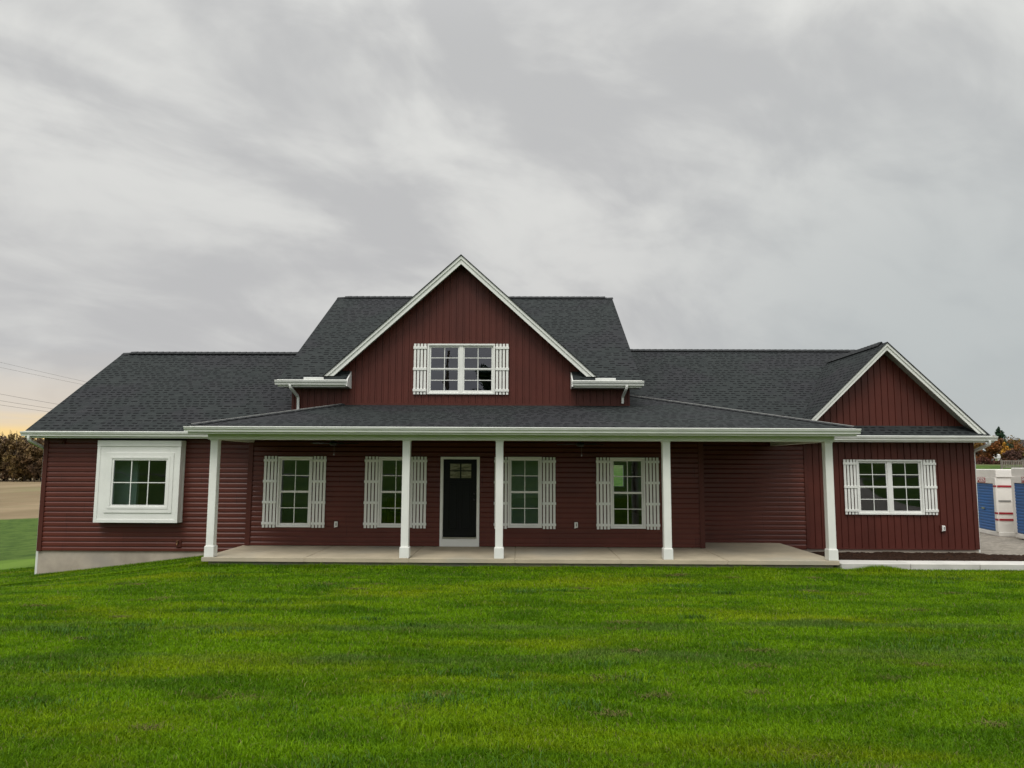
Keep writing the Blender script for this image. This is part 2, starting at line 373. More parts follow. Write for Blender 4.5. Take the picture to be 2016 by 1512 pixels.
def ground_material():
    t = NT(gm.node_tree); b = gm.node_tree.nodes['Principled BSDF']
    b.inputs['Roughness'].default_value = 0.95; b.inputs['Specular IOR Level'].default_value = 0.1
    pos = t.n('ShaderNodeNewGeometry').outputs['Position']; x, y, z = t.sep(pos)
    p1 = t.scale(pos, (0.42, 1.0, 0.0))
    a = t.noise(p1, 0.55, 4, 0.6, 0.4); bq = t.noise(t.vmath('ADD', p1, (11, 5, 0)), 1.5, 5, 0.6, 0.6)
    c = t.mix(t.smooth(bq, 0.33, 0.62), (0.028, 0.070, 0.0015), (0.048, 0.105, 0.002))
    c = t.mix(t.math('MULTIPLY', t.smooth(a, 0.47, 0.66), 0.7), c, (0.10, 0.16, 0.008))
    fine = t.noise(pos, 34, 4, 0.7)
    c = t.mix(t.smooth(fine, 0.35, 0.65), t.mix(1.0, c, (0.55, 0.6, 0.6), 'MULTIPLY'), c)
    bare = t.smooth(t.noise(t.vmath('ADD', t.scale(pos, (0.6, 1, 0)), (40, 3, 0)), 1.25, 5, 0.7, 0.8), 0.655, 0.71)
    c = t.mix(t.math('MULTIPLY', bare, 0.85), c, (0.085, 0.062, 0.036))
    # far lawn: coarser, a little paler; longer darker meadow beyond a mown edge
    fl = t.noise(t.scale(pos, (0.5, 0.18, 0)), 1.0, 4, 0.6)
    farc = t.mix(t.smooth(fl, 0.35, 0.65), (0.098, 0.172, 0.024), (0.130, 0.215, 0.034))
    ftex = t.noise(t.scale(pos, (0.7, 0.45, 0)), 1.3, 5, 0.75)
    mead = t.mix(t.smooth(ftex, 0.35, 0.62), (0.034, 0.070, 0.012), (0.082, 0.135, 0.026))
    farc = t.mix(t.smooth(t.math('ADD', y, t.math('MULTIPLY', fl, 2.0)), 27.6, 28.6), farc, mead)
    c = t.mix(t.smooth(y, 18.8, 21.5), c, farc)
    # harvested field on the left
    fe = t.math('SUBTRACT', y, t.math('ADD', t.math('MULTIPLY', x, 0.90), t.math('MULTIPLY', t.noise(pos, 0.22, 4, 0.7), 9.0)))
    lft = t.smooth(x, 8, 0)
    fn = t.noise(t.scale(pos, (0.06, 0.022, 0)), 1.0, 4, 0.55, 0.3)
    fld = t.mix(t.smooth(fn, 0.40, 0.60), (0.200, 0.148, 0.088), (0.262, 0.198, 0.122))
    fr = t.noise(t.scale(pos, (0.25, 0.9, 0)), 0.35, 5, 0.75)
    fld = t.mix(t.math('MULTIPLY', t.smooth(fr, 0.46, 0.62), 0.5), fld, (0.16, 0.14, 0.075))
    grn = t.noise(t.vmath('ADD', t.scale(pos, (0.02, 0.012, 0)), (5, 5, 0)), 1.0, 3, 0.6)
    fld = t.mix(t.math('MULTIPLY', t.smooth(grn, 0.56, 0.68), 0.5), fld, (0.15, 0.17, 0.07))
    c = t.mix(t.math('MULTIPLY', lft, t.smooth(fe, 117.0, 119.5)), c, fld)
    # rough grass and bare bank on the right rise
    rr = t.mix(t.smooth(t.noise(pos, 0.35, 4, 0.7), 0.4, 0.62), (0.075, 0.105, 0.035), (0.16, 0.14, 0.075))
    c = t.mix(t.math('MULTIPLY', t.smooth(x, 10, 16), t.smooth(y, 68, 76)), c, rr)
    t.put(b.inputs['Base Color'], c)
    bn = t.n('ShaderNodeBump'); bn.inputs['Strength'].default_value = 0.8; bn.inputs['Distance'].default_value = 0.04
    t.put(bn.inputs['Height'], fine); t.put(b.inputs['Normal'], bn.outputs[0])
ground_material()
go = g.build('ground', gm, smooth=True, fix=False); tag(go, kind='structure')

def sheet(name, pts_fn, nu, nv, material, kind='structure', bump=0.0, label=None):
    s_ = MB()
    for j in range(nv + 1):
        for i in range(nu + 1):
            x, y, dzv = pts_fn(i / nu, j / nv)
            s_.v.append((x, y, ground_z(x, y) + dzv + (bump * (mnoise.noise(Vector((x * 9, y * 9, 3))) + 0.5 * mnoise.noise(Vector((x * 23, y * 23, 9)))) if bump else 0)))
    for j in range(nv):
        for i in range(nu):
            s_.f.append((j * (nu + 1) + i, j * (nu + 1) + i + 1, (j + 1) * (nu + 1) + i + 1, (j + 1) * (nu + 1) + i)); s_.m.append(0)
    o = s_.build(name, material, smooth=True); tag(o, kind=kind, label=label)
    return o
# gravel yard to the right with the driveway curling round in front
sheet('gravel_yard', lambda u, v: (12.36 + 34 * u, 20.2 + 13 * v + (0.5 * math.sin(u * 11) if v > 0.5 else 0), 0.03), 60, 30, GRAVEL)
def drive(u, v):
    y = 20.7 - 34 * u; cx = 17.2 - 1.6 * math.sin(u * math.pi * 0.9) + 6 * u * u
    return cx + (v - 0.5) * 3.6, y, 0.03
sheet('driveway', drive, 60, 6, GRAVEL)
sheet('road', lambda u, v: (-300 + 600 * u, -13 - 6.5 * v, 0.03), 200, 4, ASPH)

# ------------------------------------------------------------------ siding builders
def hsiding(mb, a0, a1, z0, z1, base_z, place, jog=0.127):
    k = math.floor((z0 - base_z) / jog)
    z = base_z + k * jog
    while z < z1 - 1e-6:
        prof = [(z, 0.026), (z + 0.069, 0.024), (z + 0.075, 0.022), (z + 0.104, 0.004), (z + 0.1265, 0.001), (z + jog, 0.026)]
        pts = []
        for (za, oa), (zb, ob) in zip(prof[:-1], prof[1:]):
            lo, hi_ = max(za, z0), min(zb, z1)
            if hi_ <= lo: continue
            oa2 = oa + (ob - oa) * (lo - za) / (zb - za); ob2 = oa + (ob - oa) * (hi_ - za) / (zb - za)
            mb.add([place(a0, oa2, lo), place(a1, oa2, lo), place(a1, ob2, hi_), place(a0, ob2, hi_)], [(0, 1, 2, 3)])
        z += jog
def vsiding(mb, a0, a1, z0, z1, base_a, place, per=0.178):
    k = math.floor((a0 - base_a) / per); a = base_a + k * per
    while a < a1 - 1e-6:
        prof = [(a, 0.004), (a + 0.003, 0.016), (a + 0.034, 0.016), (a + 0.037, 0.004), (a + per - 0.016, 0.004), (a + per - 0.0155, -0.012), (a + per - 0.0005, -0.012), (a + per, 0.004)]
        for (aa, oa), (ab, ob) in zip(prof[:-1], prof[1:]):
            lo, hi_ = max(aa, a0), min(ab, a1)
            if hi_ <= lo: continue
            o1 = oa + (ob - oa) * (lo - aa) / (ab - aa); o2 = oa + (ob - oa) * (hi_ - aa) / (ab - aa)
            mb.add([place(lo, o1, z0), place(hi_, o2, z0), place(hi_, o2, z1), place(lo, o1, z1)], [(0, 1, 2, 3)])
        a += per
def front(Y): return lambda a, o, z: (a, Y - o, z)
def leftw(X): return lambda a, o, z: (X - o, a, z)
def rightw(X): return lambda a, o, z: (X + o, a, z)
def backw(Y): return lambda a, o, z: (a, Y + o, z)
def rects(a0, a1, z0, z1, holes):
    """split a wall rectangle round its openings"""
    xs_ = sorted({a0, a1, *[h[0] for h in holes], *[h[1] for h in holes]}); out = []
    for xa, xb in zip(xs_[:-1], xs_[1:]):
        hs = sorted([(h[2], h[3]) for h in holes if h[0] <= xa + 1e-6 and h[1] >= xb - 1e-6]); z = z0
        for lo, hi_ in hs:
            if lo > z: out.append((xa, xb, z, lo))
            z = hi_
        if z < z1: out.append((xa, xb, z, z1))
    return out
def clip(o, planes):
    bm = bmesh.new(); bm.from_mesh(o.data)
    for co_, no in planes:
        bmesh.ops.bisect_plane(bm, geom=bm.verts[:] + bm.edges[:] + bm.faces[:], plane_co=co_, plane_no=no, clear_outer=True)
    bm.to_mesh(o.data); bm.free()

# ------------------------------------------------------------------ the house
house = empty('farmhouse', (0, 19, 0))
tag(house, 'long single-storey red farmhouse with dark shingle roofs, white trim and full-width front porch', 'house')
HX = Matrix.Translation((0, -19, 0))
def part(mb, name, mats, parent=None, bevel=0, smooth=False, fix=True):
    """parts are modelled in world coordinates; the house empty sits at (0,19,0)"""
    o = mb.build(name, mats, parent or house, bevel, smooth, fix, xf=HX)
    return o

# windows: x0,x1,z0,z1
W1 = (-6.208, -5.32, 0.462, 2.245); W2 = (-3.63, -2.745, 0.468, 2.25); W3 = (-0.33, 0.54, 0.478, 2.262); W4 = (2.272, 3.16, 0.472, 2.256)
DOOR = (-2.045, -1.045, 0.012, 2.256)
UPW = (-2.43, -0.672, 3.858, 5.176); RWN = (9.127, 10.92, 0.763, 2.24)
BAYG = (-10.53, -9.04, 0.93, 2.19)

mb = MB()
for r_ in rects(-6.90, 4.60, 0.01, 2.80, [W1, W2, W3, W4, DOOR]): hsiding(mb, *r_, 0.0, front(M))
part(mb, 'porch_wall', RED, fix=False)
mb = MB()
for r_ in rects(-12.40, -6.99, -0.185, 2.80, [(-10.8, -8.8, 0.62, 2.55)]): hsiding(mb, *r_, -0.19, front(L))
part(mb, 'left_wing_wall', RED, fix=False)
mb = MB(); hsiding(mb, 4.60, 7.72, -0.15, 2.86, -0.02, front(WG)); part(mb, 'recess_wall', RED, fix=False)
mb = MB(); hsiding(mb, 19.0, 20.4, 0.0, 2.86, 0.0, rightw(4.60)); part(mb, 'recess_side_wall', RED, fix=False)
mb = MB(); hsiding(mb, 19.0, 19.27, -0.1, 2.80, 0.0, leftw(-6.97)); part(mb, 'jog_side_wall', RED, fix=False)
mb = MB()
for r_ in rects(7.79, 12.28, -0.14, 2.80, [RWN]): vsiding(mb, *r_, 7.79, front(WG))
part(mb, 'right_wing_wall', REDV, fix=False)
mb = MB(); vsiding(mb, 7.2, 12.6, 2.80, 5.35, 7.79, front(WG))
o = part(mb, 'right_gable_wall', REDV, fix=False)
RGX, RGZ, RGS = 9.955, 5.42, 0.975
def gable_clip(o, gx, gz, s, drop):
    clip(o, [((gx, 0, gz - drop), (-s, 0, 1)), ((gx, 0, gz - drop), (s, 0, 1))])
gable_clip(o, RGX, RGZ, RGS, 0.12)
mb = MB()
for r_ in rects(-5.87, 2.75, 3.30, 5.3, [UPW]): vsiding(mb, *r_, -5.87 + 0.02, front(M), 0.1735)
vsiding(mb, -4.2, 1.2, 5.3, 7.4, -5.87 + 0.02, front(M), 0.1735)
o = part(mb, 'upper_gable_wall', REDV, fix=False)
CGX, CGZ, CGS = -1.557, 7.45, 0.909
bmx = bmesh.new(); bmx.from_mesh(o.data)
# cut: keep everything under the roof slopes, but leave the low strips beside the gable
def cut_gable(bm):
    lowf = []
    bmesh.ops.bisect_plane(bm, geom=bm.verts[:] + bm.edges[:] + bm.faces[:], plane_co=(0, 0, 4.16), plane_no=(0, 0, 1))
    for sgn in (-1, 1):
        geom = [f for f in bm.faces if f.calc_center_median().z > 4.16]
        ed = {e for f in geom for e in f.edges}; vs = {v for f in geom for v in f.verts}
        bmesh.ops.bisect_plane(bm, geom=list(vs) + list(ed) + geom, plane_co=(CGX, 0, CGZ - 0.12), plane_no=(sgn * CGS, 0, 1))
    kill = [f for f in bm.faces if f.calc_center_median().z > 4.16 and f.calc_center_median().z > CGZ - 0.12 - CGS * abs(f.calc_center_median().x - CGX)]
    bmesh.ops.delete(bm, geom=kill, context='FACES')
cut_gable(bmx); bmx.to_mesh(o.data); bmx.free()
# hidden sides and backs
mb = MB(); hsiding(mb, 19.27, 27.4, -0.19, 2.8, -0.19, leftw(-12.43)); hsiding(mb, 19.27, 27.4, 2.8, 5.6, -0.19, leftw(-12.43))
o = part(mb, 'left_end_wall', RED, fix=False)
clip(o, [((0, 23.23 - 19, 5.46), (0, 0.605, 1)), ((0, 23.23 - 19, 5.46), (0, -0.605, 1))])
mb = MB(); hsiding(mb, 20.4, 29.9, -0.15, 5.9, -0.15, rightw(12.32))
o = part(mb, 'right_end_wall', RED, fix=False)
clip(o, [((0, 25.05 - 19, 5.86), (0, 0.6, 1)), ((0, 25.05 - 19, 5.86), (0, -0.6, 1))])
for nm, X, pl in (('upper_left_side_wall', -5.9, leftw(-5.9)), ('upper_right_side_wall', 2.77, rightw(2.77))):
    mb = MB(); hsiding(mb, 19.0, 29.5, 2.9, 7.6, 0.0, pl); o = part(mb, nm, RED, fix=False)
    clip(o, [((0, 24.26 - 19, 7.5), (0, 0.596, 1)), ((0, 24.26 - 19, 7.5), (0, -0.596, 1))])
RB = (3.45, 4.10, 1.18, 2.12)
mb = MB()
for r_ in rects(-6.9, 4.6, -0.15, 4.2, [RB]): hsiding(mb, *r_, 0, backw(29.5))
hsiding(mb, -12.4, -6.9, -0.9, 2.9, 0, backw(27.2)); hsiding(mb, 4.6, 12.3, -0.9, 2.9, 0, backw(29.7))
part(mb, 'rear_wall', RED, fix=False)

# corner posts
def post(x0, x1, y0, y1, z0, z1):
    mb = MB(); mb.box(x0, x1, y0, y1, z0, z1); part(mb, 'corner_post', REDT, bevel=0.006)
post(-12.455, -12.335, L - 0.046, L + 0.10, -0.20, 2.78)
post(-6.985, -6.855, M - 0.046, L + 0.02, 0.0, 2.75)
post(4.52, 4.645, M - 0.046, M + 0.10, 0.0, 2.75)
post(7.715, 7.79, WG - 0.044, WG + 0.05, -0.15, 2.85)
post(12.235, 12.35, WG - 0.028, WG + 0.10, -0.15, 2.86)
post(-5.925, -5.86, M - 0.026, M + 0.08, 3.2, 4.12)
post(2.745, 2.80, M - 0.026, M + 0.08, 3.2, 4.12)
# starter strips / flashing under the boards
mb = MB(); mb.box(7.79, 12.235, WG - 0.024, WG + 0.01, -0.165, -0.135); mb.box(4.64, 7.715, WG - 0.024, WG + 0.01, -0.175, -0.145); part(mb, 'starter_strip', REDT)
mb = MB(); mb.box(-4.70, 2.745, M - 0.03, M + 0.01, 3.575, 3.625); part(mb, 'wall_flashing', REDT)

# foundation
mb = MB(); mb.box(-12.43, -6.6, L + 0.012, L + 0.2, -2.2, -0.19); mb.box(-12.43, -12.23, L + 0.2, 27.2, -3.2, -0.19)
part(mb, 'foundation', FOUND)
mb = MB(); mb.box(4.6, 12.33, WG + 0.012, WG + 0.2, -1.4, -0.16); mb.box(12.13, 12.33, WG + 0.2, 29.7, -1.4, -0.16)
mb.box(-6.95, 6.9, F + 0.13, F + 0.33, -1.3, -0.10); mb.box(-6.95, -6.75, F + 0.33, L + 0.012, -1.3, -0.10); mb.box(6.7, 6.9, F + 0.33, WG + 0.012, -1.3, -0.10)
part(mb, 'foundation', FOUND)
# porch slab with sawn joints
mb = MB(); ed = [-7.06, -4.775, -2.465, -0.122, 2.205, 4.545, 6.985]; jw = 0.009
for i, (a, b) in enumerate(zip(ed[:-1], ed[1:])):
    a2 = a + (jw if i else 0); b2 = b - (jw if i < 5 else 0)
    mb.prism([(a2, F, -0.095), (b2, F, -0.095), (b2, F, -0.006), (a2, F, -0.006)], (0, (M - F) if i < 5 else (WG - F), 0))
    mb.box(a2, b2, M, M + 0.02, -0.05, 0.0) if i < 5 else None
mb.box(-7.05, 6.975, F + 0.01, M, -0.09, -0.018)
part(mb, 'porch_slab', CONC, bevel=0.004)

# roof planes -------------------------------------------------------------
def roof(name, polys, slope_dir, thick=0.035):
    """polys: lists of 3D points lying in a plane; slope_dir: horizontal unit vector pointing uphill"""
    me = bpy.data.meshes.new(name); bm = bmesh.new(); uvl = bm.loops.layers.uv.new('roof')
    ud = Vector((slope_dir[1], -slope_dir[0], 0)); faces = []
    for poly in polys:
        pts = [Vector(p) for p in poly]
        n = (pts[1] - pts[0]).cross(pts[2] - pts[0]).normalized()
        if n.z < 0: pts.reverse(); n = -n
        vd = ud.cross(n); vd = vd if vd.z > 0 else -vd
        tv = [bm.verts.new(p - Vector((0, 19, 0))) for p in pts]; bv = [bm.verts.new(p - n * thick - Vector((0, 19, 0))) for p in pts]
        fl = [bm.faces.new(tv), bm.faces.new(list(reversed(bv)))]
        k = len(pts)
        for i in range(k): fl.append(bm.faces.new((tv[(i + 1) % k], tv[i], bv[i], bv[(i + 1) % k])))
        fl[0].material_index = 0
        for f in fl[1:]: f.material_index = 1
        for f in fl:
            for lp in f.loops:
                w_ = lp.vert.co + Vector((0, 19, 0)); lp[uvl].uv = (w_.dot(ud) + 50, w_.dot(vd) + 20)
    bm.to_mesh(me); bm.free(); me.materials.append(SHING); me.materials.append(SHCAP)
    o = bpy.data.objects.new(name, me); COL.objects.link(o); o.parent = house
    return o
def pl(fn, pts): return [(x, y, fn(x, y)) for x, y in pts]
zl = lambda x, y: 2.885 + 0.605 * (y - 18.83)          # left wing
zu = lambda x, y: 4.20 + 0.596 * (y - 18.55)           # upper block
zr = lambda x, y: 2.90 + 0.60 * (y - 19.95)            # right wing
zp = lambda x, y: 2.90 + 0.252 * (y - 16.30)           # porch
LW_R = 23.23; UP_R = 24.26; RW_R = 25.05
r_left = roof('left_wing_roof', [pl(zl, [(-12.70, 18.83), (-5.9, 18.83), (-5.9, LW_R), (-12.70, LW_R)])], (0, 1))
roof('left_wing_rear_roof', [pl(lambda x, y: zl(x, 2 * LW_R - y), [(-12.70, LW_R), (-5.9, LW_R), (-5.9, 27.6), (-12.70, 27.6)])], (0, -1))
r_up = roof('upper_roof', [pl(zu, [(-6.15, 18.55), (-4.42, 18.55), (-4.42, 19.0), (-6.15, 19.0)]), pl(zu, [(1.31, 18.55), (3.03, 18.55), (3.03, 19.0), (1.31, 19.0)]),
                           pl(zu, [(-6.15, 19.0), (3.03, 19.0), (3.03, UP_R), (-6.15, UP_R)])], (0, 1))
roof('upper_rear_roof', [pl(lambda x, y: zu(x, 2 * UP_R - y), [(-6.15, UP_R), (3.03, UP_R), (3.03, 29.9), (-6.15, 29.9)])], (0, -1))
r_right = roof('right_wing_roof', [pl(zr, [(4.0, 19.95), (12.56, 19.95), (12.56, 20.4), (4.0, 20.4)]), pl(zr, [(2.77, 20.4), (12.56, 20.4), (12.56, RW_R), (2.77, RW_R)])], (0, 1))
roof('right_wing_rear_roof', [pl(lambda x, y: zr(x, 2 * RW_R - y), [(2.77, RW_R), (12.56, RW_R), (12.56, 30.1), (2.77, 30.1)])], (0, -1))
zc = lambda x, y: CGZ + 0.010 - CGS * abs(x - CGX)
roof('gable_roof', [pl(zc, [(CGX, 18.60), (CGX, 24.02), (-5.07, 18.72), (-5.07, 18.60)])], (1, 0), 0.02)
roof('gable_roof', [pl(zc, [(CGX, 18.60), (CGX, 24.02), (1.956, 18.72), (1.956, 18.60)])], (-1, 0), 0.02)
zg = lambda x, y: RGZ + 0.010 - RGS * abs(x - RGX)
yb = lambda z: 19.95 + (z - 2.90) / 0.60
roof('right_gable_roof', [pl(zg, [(RGX, 19.97), (RGX, yb(RGZ + .02)), (7.375, 19.98), (7.365, 19.97)])], (1, 0), 0.02)
roof('right_gable_roof', [pl(zg, [(RGX, 19.97), (RGX, yb(RGZ + .02)), (12.565, 19.98), (12.575, 19.97)])], (-1, 0), 0.02)
r_porch = roof('porch_roof', [pl(zp, [(-7.30, 16.30), (7.30, 16.30), (2.77, 20.83), (2.77, 19.0), (-4.60, 19.0)])], (0, 1))
zps = lambda x, y: 2.90 + 0.252 * (7.30 - abs(x))
roof('porch_roof', [pl(zps, [(7.30, 16.30), (2.77, 20.83), (2.77, 21.85), (7.30, 19.95)])], (-1, 0))
roof('porch_roof', [pl(zps, [(-7.30, 16.30), (-7.30, 18.83), (-5.9, 19.42), (-5.9, 19.0), (-4.60, 19.0)])], (1, 0))

def cap(parent, p0, p1, w=0.13, h=0.045, lift=0.02, fold=0.5):
    """overlapping ridge-cap shingles along a line"""
    p0, p1 = Vector(p0), Vector(p1); d_ = (p1 - p0); n = max(1, int(d_.length / 0.2)); t = d_.normalized()
    s_ = t.cross(Vector((0, 0, 1))).normalized(); upv = s_.cross(t); mb = MB(); h0 = h
    for i in range(n):
        a = p0 + d_ * (i / n); b = p0 + d_ * ((i + 1.12) / n)
        for q0, q1, l0, l1 in ((a, b, lift, lift + 0.012),):
            A = [a - s_ * w + upv * (l0 - w * fold), a + upv * (l0 + h0 * 0.3), a + s_ * w + upv * (l0 - w * fold)]
            B = [b - s_ * w + upv * (l1 - w * fold), b + upv * (l1 + h0 * 0.3), b + s_ * w + upv * (l1 - w * fold)]
            dn = upv * -0.012
            vs = A + B + [p + dn for p in A + B]
            mb.add(vs, [(0, 1, 4, 3), (1, 2, 5, 4), (6, 9, 10, 7), (7, 10, 11, 8), (0, 6, 7, 1), (1, 7, 8, 2), (3, 4, 10, 9), (4, 5, 11, 10), (0, 3, 9, 6), (2, 8, 11, 5)])
    o = mb.build('ridge_cap', SHCAP, parent, fix=True, xf=HX); return o
cap(r_left, (-12.70, LW_R, zl(0, LW_R)), (-12.45, LW_R, zl(0, LW_R)), lift=0.0)
cap(r_left, (-12.45, LW_R, zl(0, LW_R)), (-5.9, LW_R, zl(0, LW_R)), lift=0.035)
cap(r_up, (-6.15, UP_R, zu(0, UP_R)), (3.03, UP_R, zu(0, UP_R)), lift=0.0)
cap(r_up, (-5.9, UP_R, zu(0, UP_R)), (2.77, UP_R, zu(0, UP_R)), lift=0.035)
cap(r_right, (2.77, RW_R, zr(0, RW_R)), (12.56, RW_R, zr(0, RW_R)), lift=0.03)
cap(house, (RGX, 20.3, RGZ + 0.02), (RGX, 23.8, RGZ + 0.02), fold=0.95, lift=0.035, w=0.11)
cap(house, (CGX, 18.70, CGZ + 0.0), (CGX, 23.9, CGZ + 0.02), fold=0.9, lift=0.01, w=0.11)
cap(r_porch, (7.30, 16.30, 2.90), (2.80, 20.80, 4.034), w=0.10, fold=0.13, lift=0.010)
cap(r_porch, (-7.30, 16.30, 2.90), (-4.62, 18.98, 3.575), w=0.11, fold=0.13, lift=0.012)
# metal drip edge seen as a pale line along the hips and eaves
mb = MB()
for p0, p1 in (((-7.32, 16.27, 2.895), (7.32, 16.27, 2.895)),):
    mb.box(-7.32, 7.32, 16.262, 16.30, 2.845, 2.882)
mb.box(-12.72, -5.9, 18.79, 18.83, 2.83, 2.868); mb.box(5.0, 12.58, 19.91, 19.95, 2.845, 2.883)
mb.box(-6.17, -4.42, 18.51, 18.55, 4.145, 4.183); mb.box(1.31, 3.05, 18.51, 18.55, 4.145, 4.183)
part(mb, 'drip_edge', ALU)
for p0, p1 in (((7.30, 16.30, 2.93), (2.80, 20.80, 4.064)), ((-7.30, 16.30, 2.93), (-4.62, 18.98, 3.605))):
    mb = MB(); mb.tube([p0, p1], 0.013, 6); part(mb, 'hip_flashing', GREYM)

# gutters: extruded K profile, with the fascia board behind
def gutter(x0, x1, yb_, zt, d_=0.125, h=0.115, fascia=True):
    pr_f = [(0, 0), (-0.012 - 0.0, 0), (-0.012, -0.012), (-d_ + 0.016, -0.012), (-d_ + 0.016, 0), (-d_, 0), (-d_, -0.018), (-d_ + 0.012, -0.026), (-d_ + 0.014, -0.048), (-d_ + 0.04, -0.078), (-d_ + 0.046, -h), (0, -h)]
    mb = MB(); mb.prism([(x0, yb_ + a, zt + b) for a, b in pr_f], (x1 - x0, 0, 0))
    o = part(mb, 'gutter', ALU)
    mb = MB(); mb.box(x0 + 0.05, x1 - 0.05, yb_, yb_ + 0.03, zt - h - 0.045, zt + 0.0)
    part(mb, 'fascia', WHITE)
    return o
gutter(-7.42, 7.40, 16.30, 2.872)
gutter(-12.78, -6.4, 18.86, 2.855)
gutter(5.4, 12.70, 19.98, 2.87)
gutter(-6.22, -4.40, 18.58, 4.165)
gutter(1.29, 3.09, 18.58, 4.165)
# splash guards and end returns on the short upper gutters
for xa, xb in ((-5.49, -4.98), (1.87, 2.38)): mb = MB(); mb.box(xa, xb, 18.475, 18.49, 4.13, 4.235); part(mb, 'splash_guard', ALU, bevel=0.02)
for xa, xb in ((-4.42, -4.39), (1.28, 1.31)):
    mb = MB(); mb.prism([(xa, 18.50, 4.02), (xa, 18.99, 4.00), (xa, 18.99, 4.44), (xa, 18.56, 4.20)], (xb - xa, 0, 0)); part(mb, 'return_end_cap', WHITE)
# soffits (thin slabs)
mb = MB()
mb.box(-7.3, 7.3, 16.33, 16.62, 2.72, 2.735)
mb.box(-12.68, -7.0, 18.89, L, 2.70, 2.715); mb.box(6.98, 12.6, 20.01, WG, 2.715, 2.73)
mb.box(-6.1, -4.42, 18.61, M, 4.01, 4.025); mb.box(1.31, 3.0, 18.61, M, 4.01, 4.025)
part(mb, 'soffit', SOFF)
# porch ceiling
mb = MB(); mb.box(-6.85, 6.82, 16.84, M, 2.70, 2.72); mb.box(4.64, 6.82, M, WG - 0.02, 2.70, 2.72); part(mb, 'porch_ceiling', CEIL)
# porch beams
mb = MB(); mb.box(-7.055, 7.0, 16.62, 16.84, 2.60, 2.735)
mb.box(-7.05, -6.85, 16.84, L - 0.02, 2.603, 2.735); mb.box(6.82, 6.995, 16.84, WG - 0.02, 2.603, 2.735)
part(mb, 'porch_beam', WHITE, bevel=0.005)
for qq in (0,): mb = MB(); mb.prism([(-7.04, 16.7, 2.735), (-7.04, L, 2.735), (-7.04, L, 3.0), (-7.04, 16.7, 2.9)], (0.02, 0, 0)); part(mb, 'porch_end_trim', WHITE); mb = MB(); mb.prism([(6.96, 16.7, 2.735), (6.96, WG, 2.735), (6.96, WG, 3.0), (6.96, 16.7, 2.9)], (0.02, 0, 0)); part(mb, 'porch_end_trim', WHITE)

# columns
for cx in (-6.912, -2.572, -0.477, 3.258, 6.872):
    c_ = MB(); c_.box(cx - 0.084, cx + 0.084, 16.645, 16.82, 0.235, 2.60); c_.box(cx - 0.095, cx + 0.095, 16.634, 16.83, 2.575, 2.600)
    colo = part(c_, 'porch_column', WCOL, bevel=0.006)
    p_ = MB(); p_.box(cx - 0.106, cx + 0.106, 16.622, 16.842, -0.002, 0.232); p_.box(cx - 0.098, cx + 0.098, 16.63, 16.834, 0.232, 0.243)
    p_.build('plinth', WCOL, colo, bevel=0.006, xf=HX)

# gable rake boards
def rake(gx, gz, s, yf, foot_l, foot_r, w, wall):
    mb = MB()
    for sg, ft in ((-1, foot_l), (1, foot_r)):
        dx_ = abs(ft - gx)
        def band(t0, t1, y, th):
            a0 = gz - t0; a1 = gz - t1; e = 0.0
            xo = gx + sg * dx_
            # foot is cut level
            mb.prism([(gx, y, a0), (xo, y, a0 - s * dx_), (xo - sg * (t1 - t0) / s * 1.0, y, a0 - s * dx_), (gx, y, a1)], (0, th, 0))
        band(0.0, 0.105, yf - 0.028, 0.05)
        dx_ = abs(ft - gx) - 0.105 / s
        band(0.100, w, yf, 0.03)
    o = part(mb, 'rake_board', WHITE, bevel=0.004)
    mb = MB()
    for sg, ft in ((-1, foot_l), (1, foot_r)):
        xo = gx + sg * (abs(ft - gx) - 0.16)
        z0 = gz - 0.15; zo = z0 - s * abs(xo - gx)
        mb.prism([(gx, yf + 0.03, z0), (xo, yf + 0.03, zo), (xo, yf + 0.03, zo + 0.012), (gx, yf + 0.03, z0 + 0.012)], (0, wall - yf - 0.02, 0))
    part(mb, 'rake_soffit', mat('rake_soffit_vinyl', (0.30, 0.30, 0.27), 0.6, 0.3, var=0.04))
rake(CGX, CGZ, CGS, 18.65, -5.04, 1.926, 0.235, M)
rake(RGX, RGZ, RGS, 20.02, 7.40, 12.56, 0.215, WG)
# rake trims on the end edges of the three long roofs
mb = MB()
def endrake(x, zf, y0, y1, t=0.02, w=0.13):
    mb = MB(); mb.prism([(x, y0, zf(x, y0) - 0.045), (x, y1, zf(x, y1) - 0.045), (x, y1, zf(x, y1) - w), (x, y0, zf(x, y0) - w)], (t, 0, 0)); part(mb, 'rake_trim', WHITE)
endrake(-12.67, zl, 18.84, LW_R); endrake(-12.70, lambda x, y: zl(x, 2 * LW_R - y), LW_R, 27.6)
endrake(-6.12, zu, 18.57, UP_R); endrake(3.0, zu, 18.57, UP_R); endrake(-6.15, lambda x, y: zu(x, 2 * UP_R - y), UP_R, 29.9); endrake(3.01, lambda x, y: zu(x, 2 * UP_R - y), UP_R, 29.9)
endrake(12.535, zr, 20.05, RW_R); endrake(12.535, lambda x, y: zr(x, 2 * RW_R - y), RW_R, 30.1)
# pale metal edge on the visible slopes of the end rakes
mb = MB()
def edge_strip(x, zf, y0, y1):
    mb = MB(); mb.prism([(x, y0, zf(x, y0) + 0.002), (x, y1, zf(x, y1) + 0.002), (x, y1, zf(x, y1) - 0.04), (x, y0, zf(x, y0) - 0.04)], (0.012, 0, 0)); part(mb, 'drip_edge', ALU)

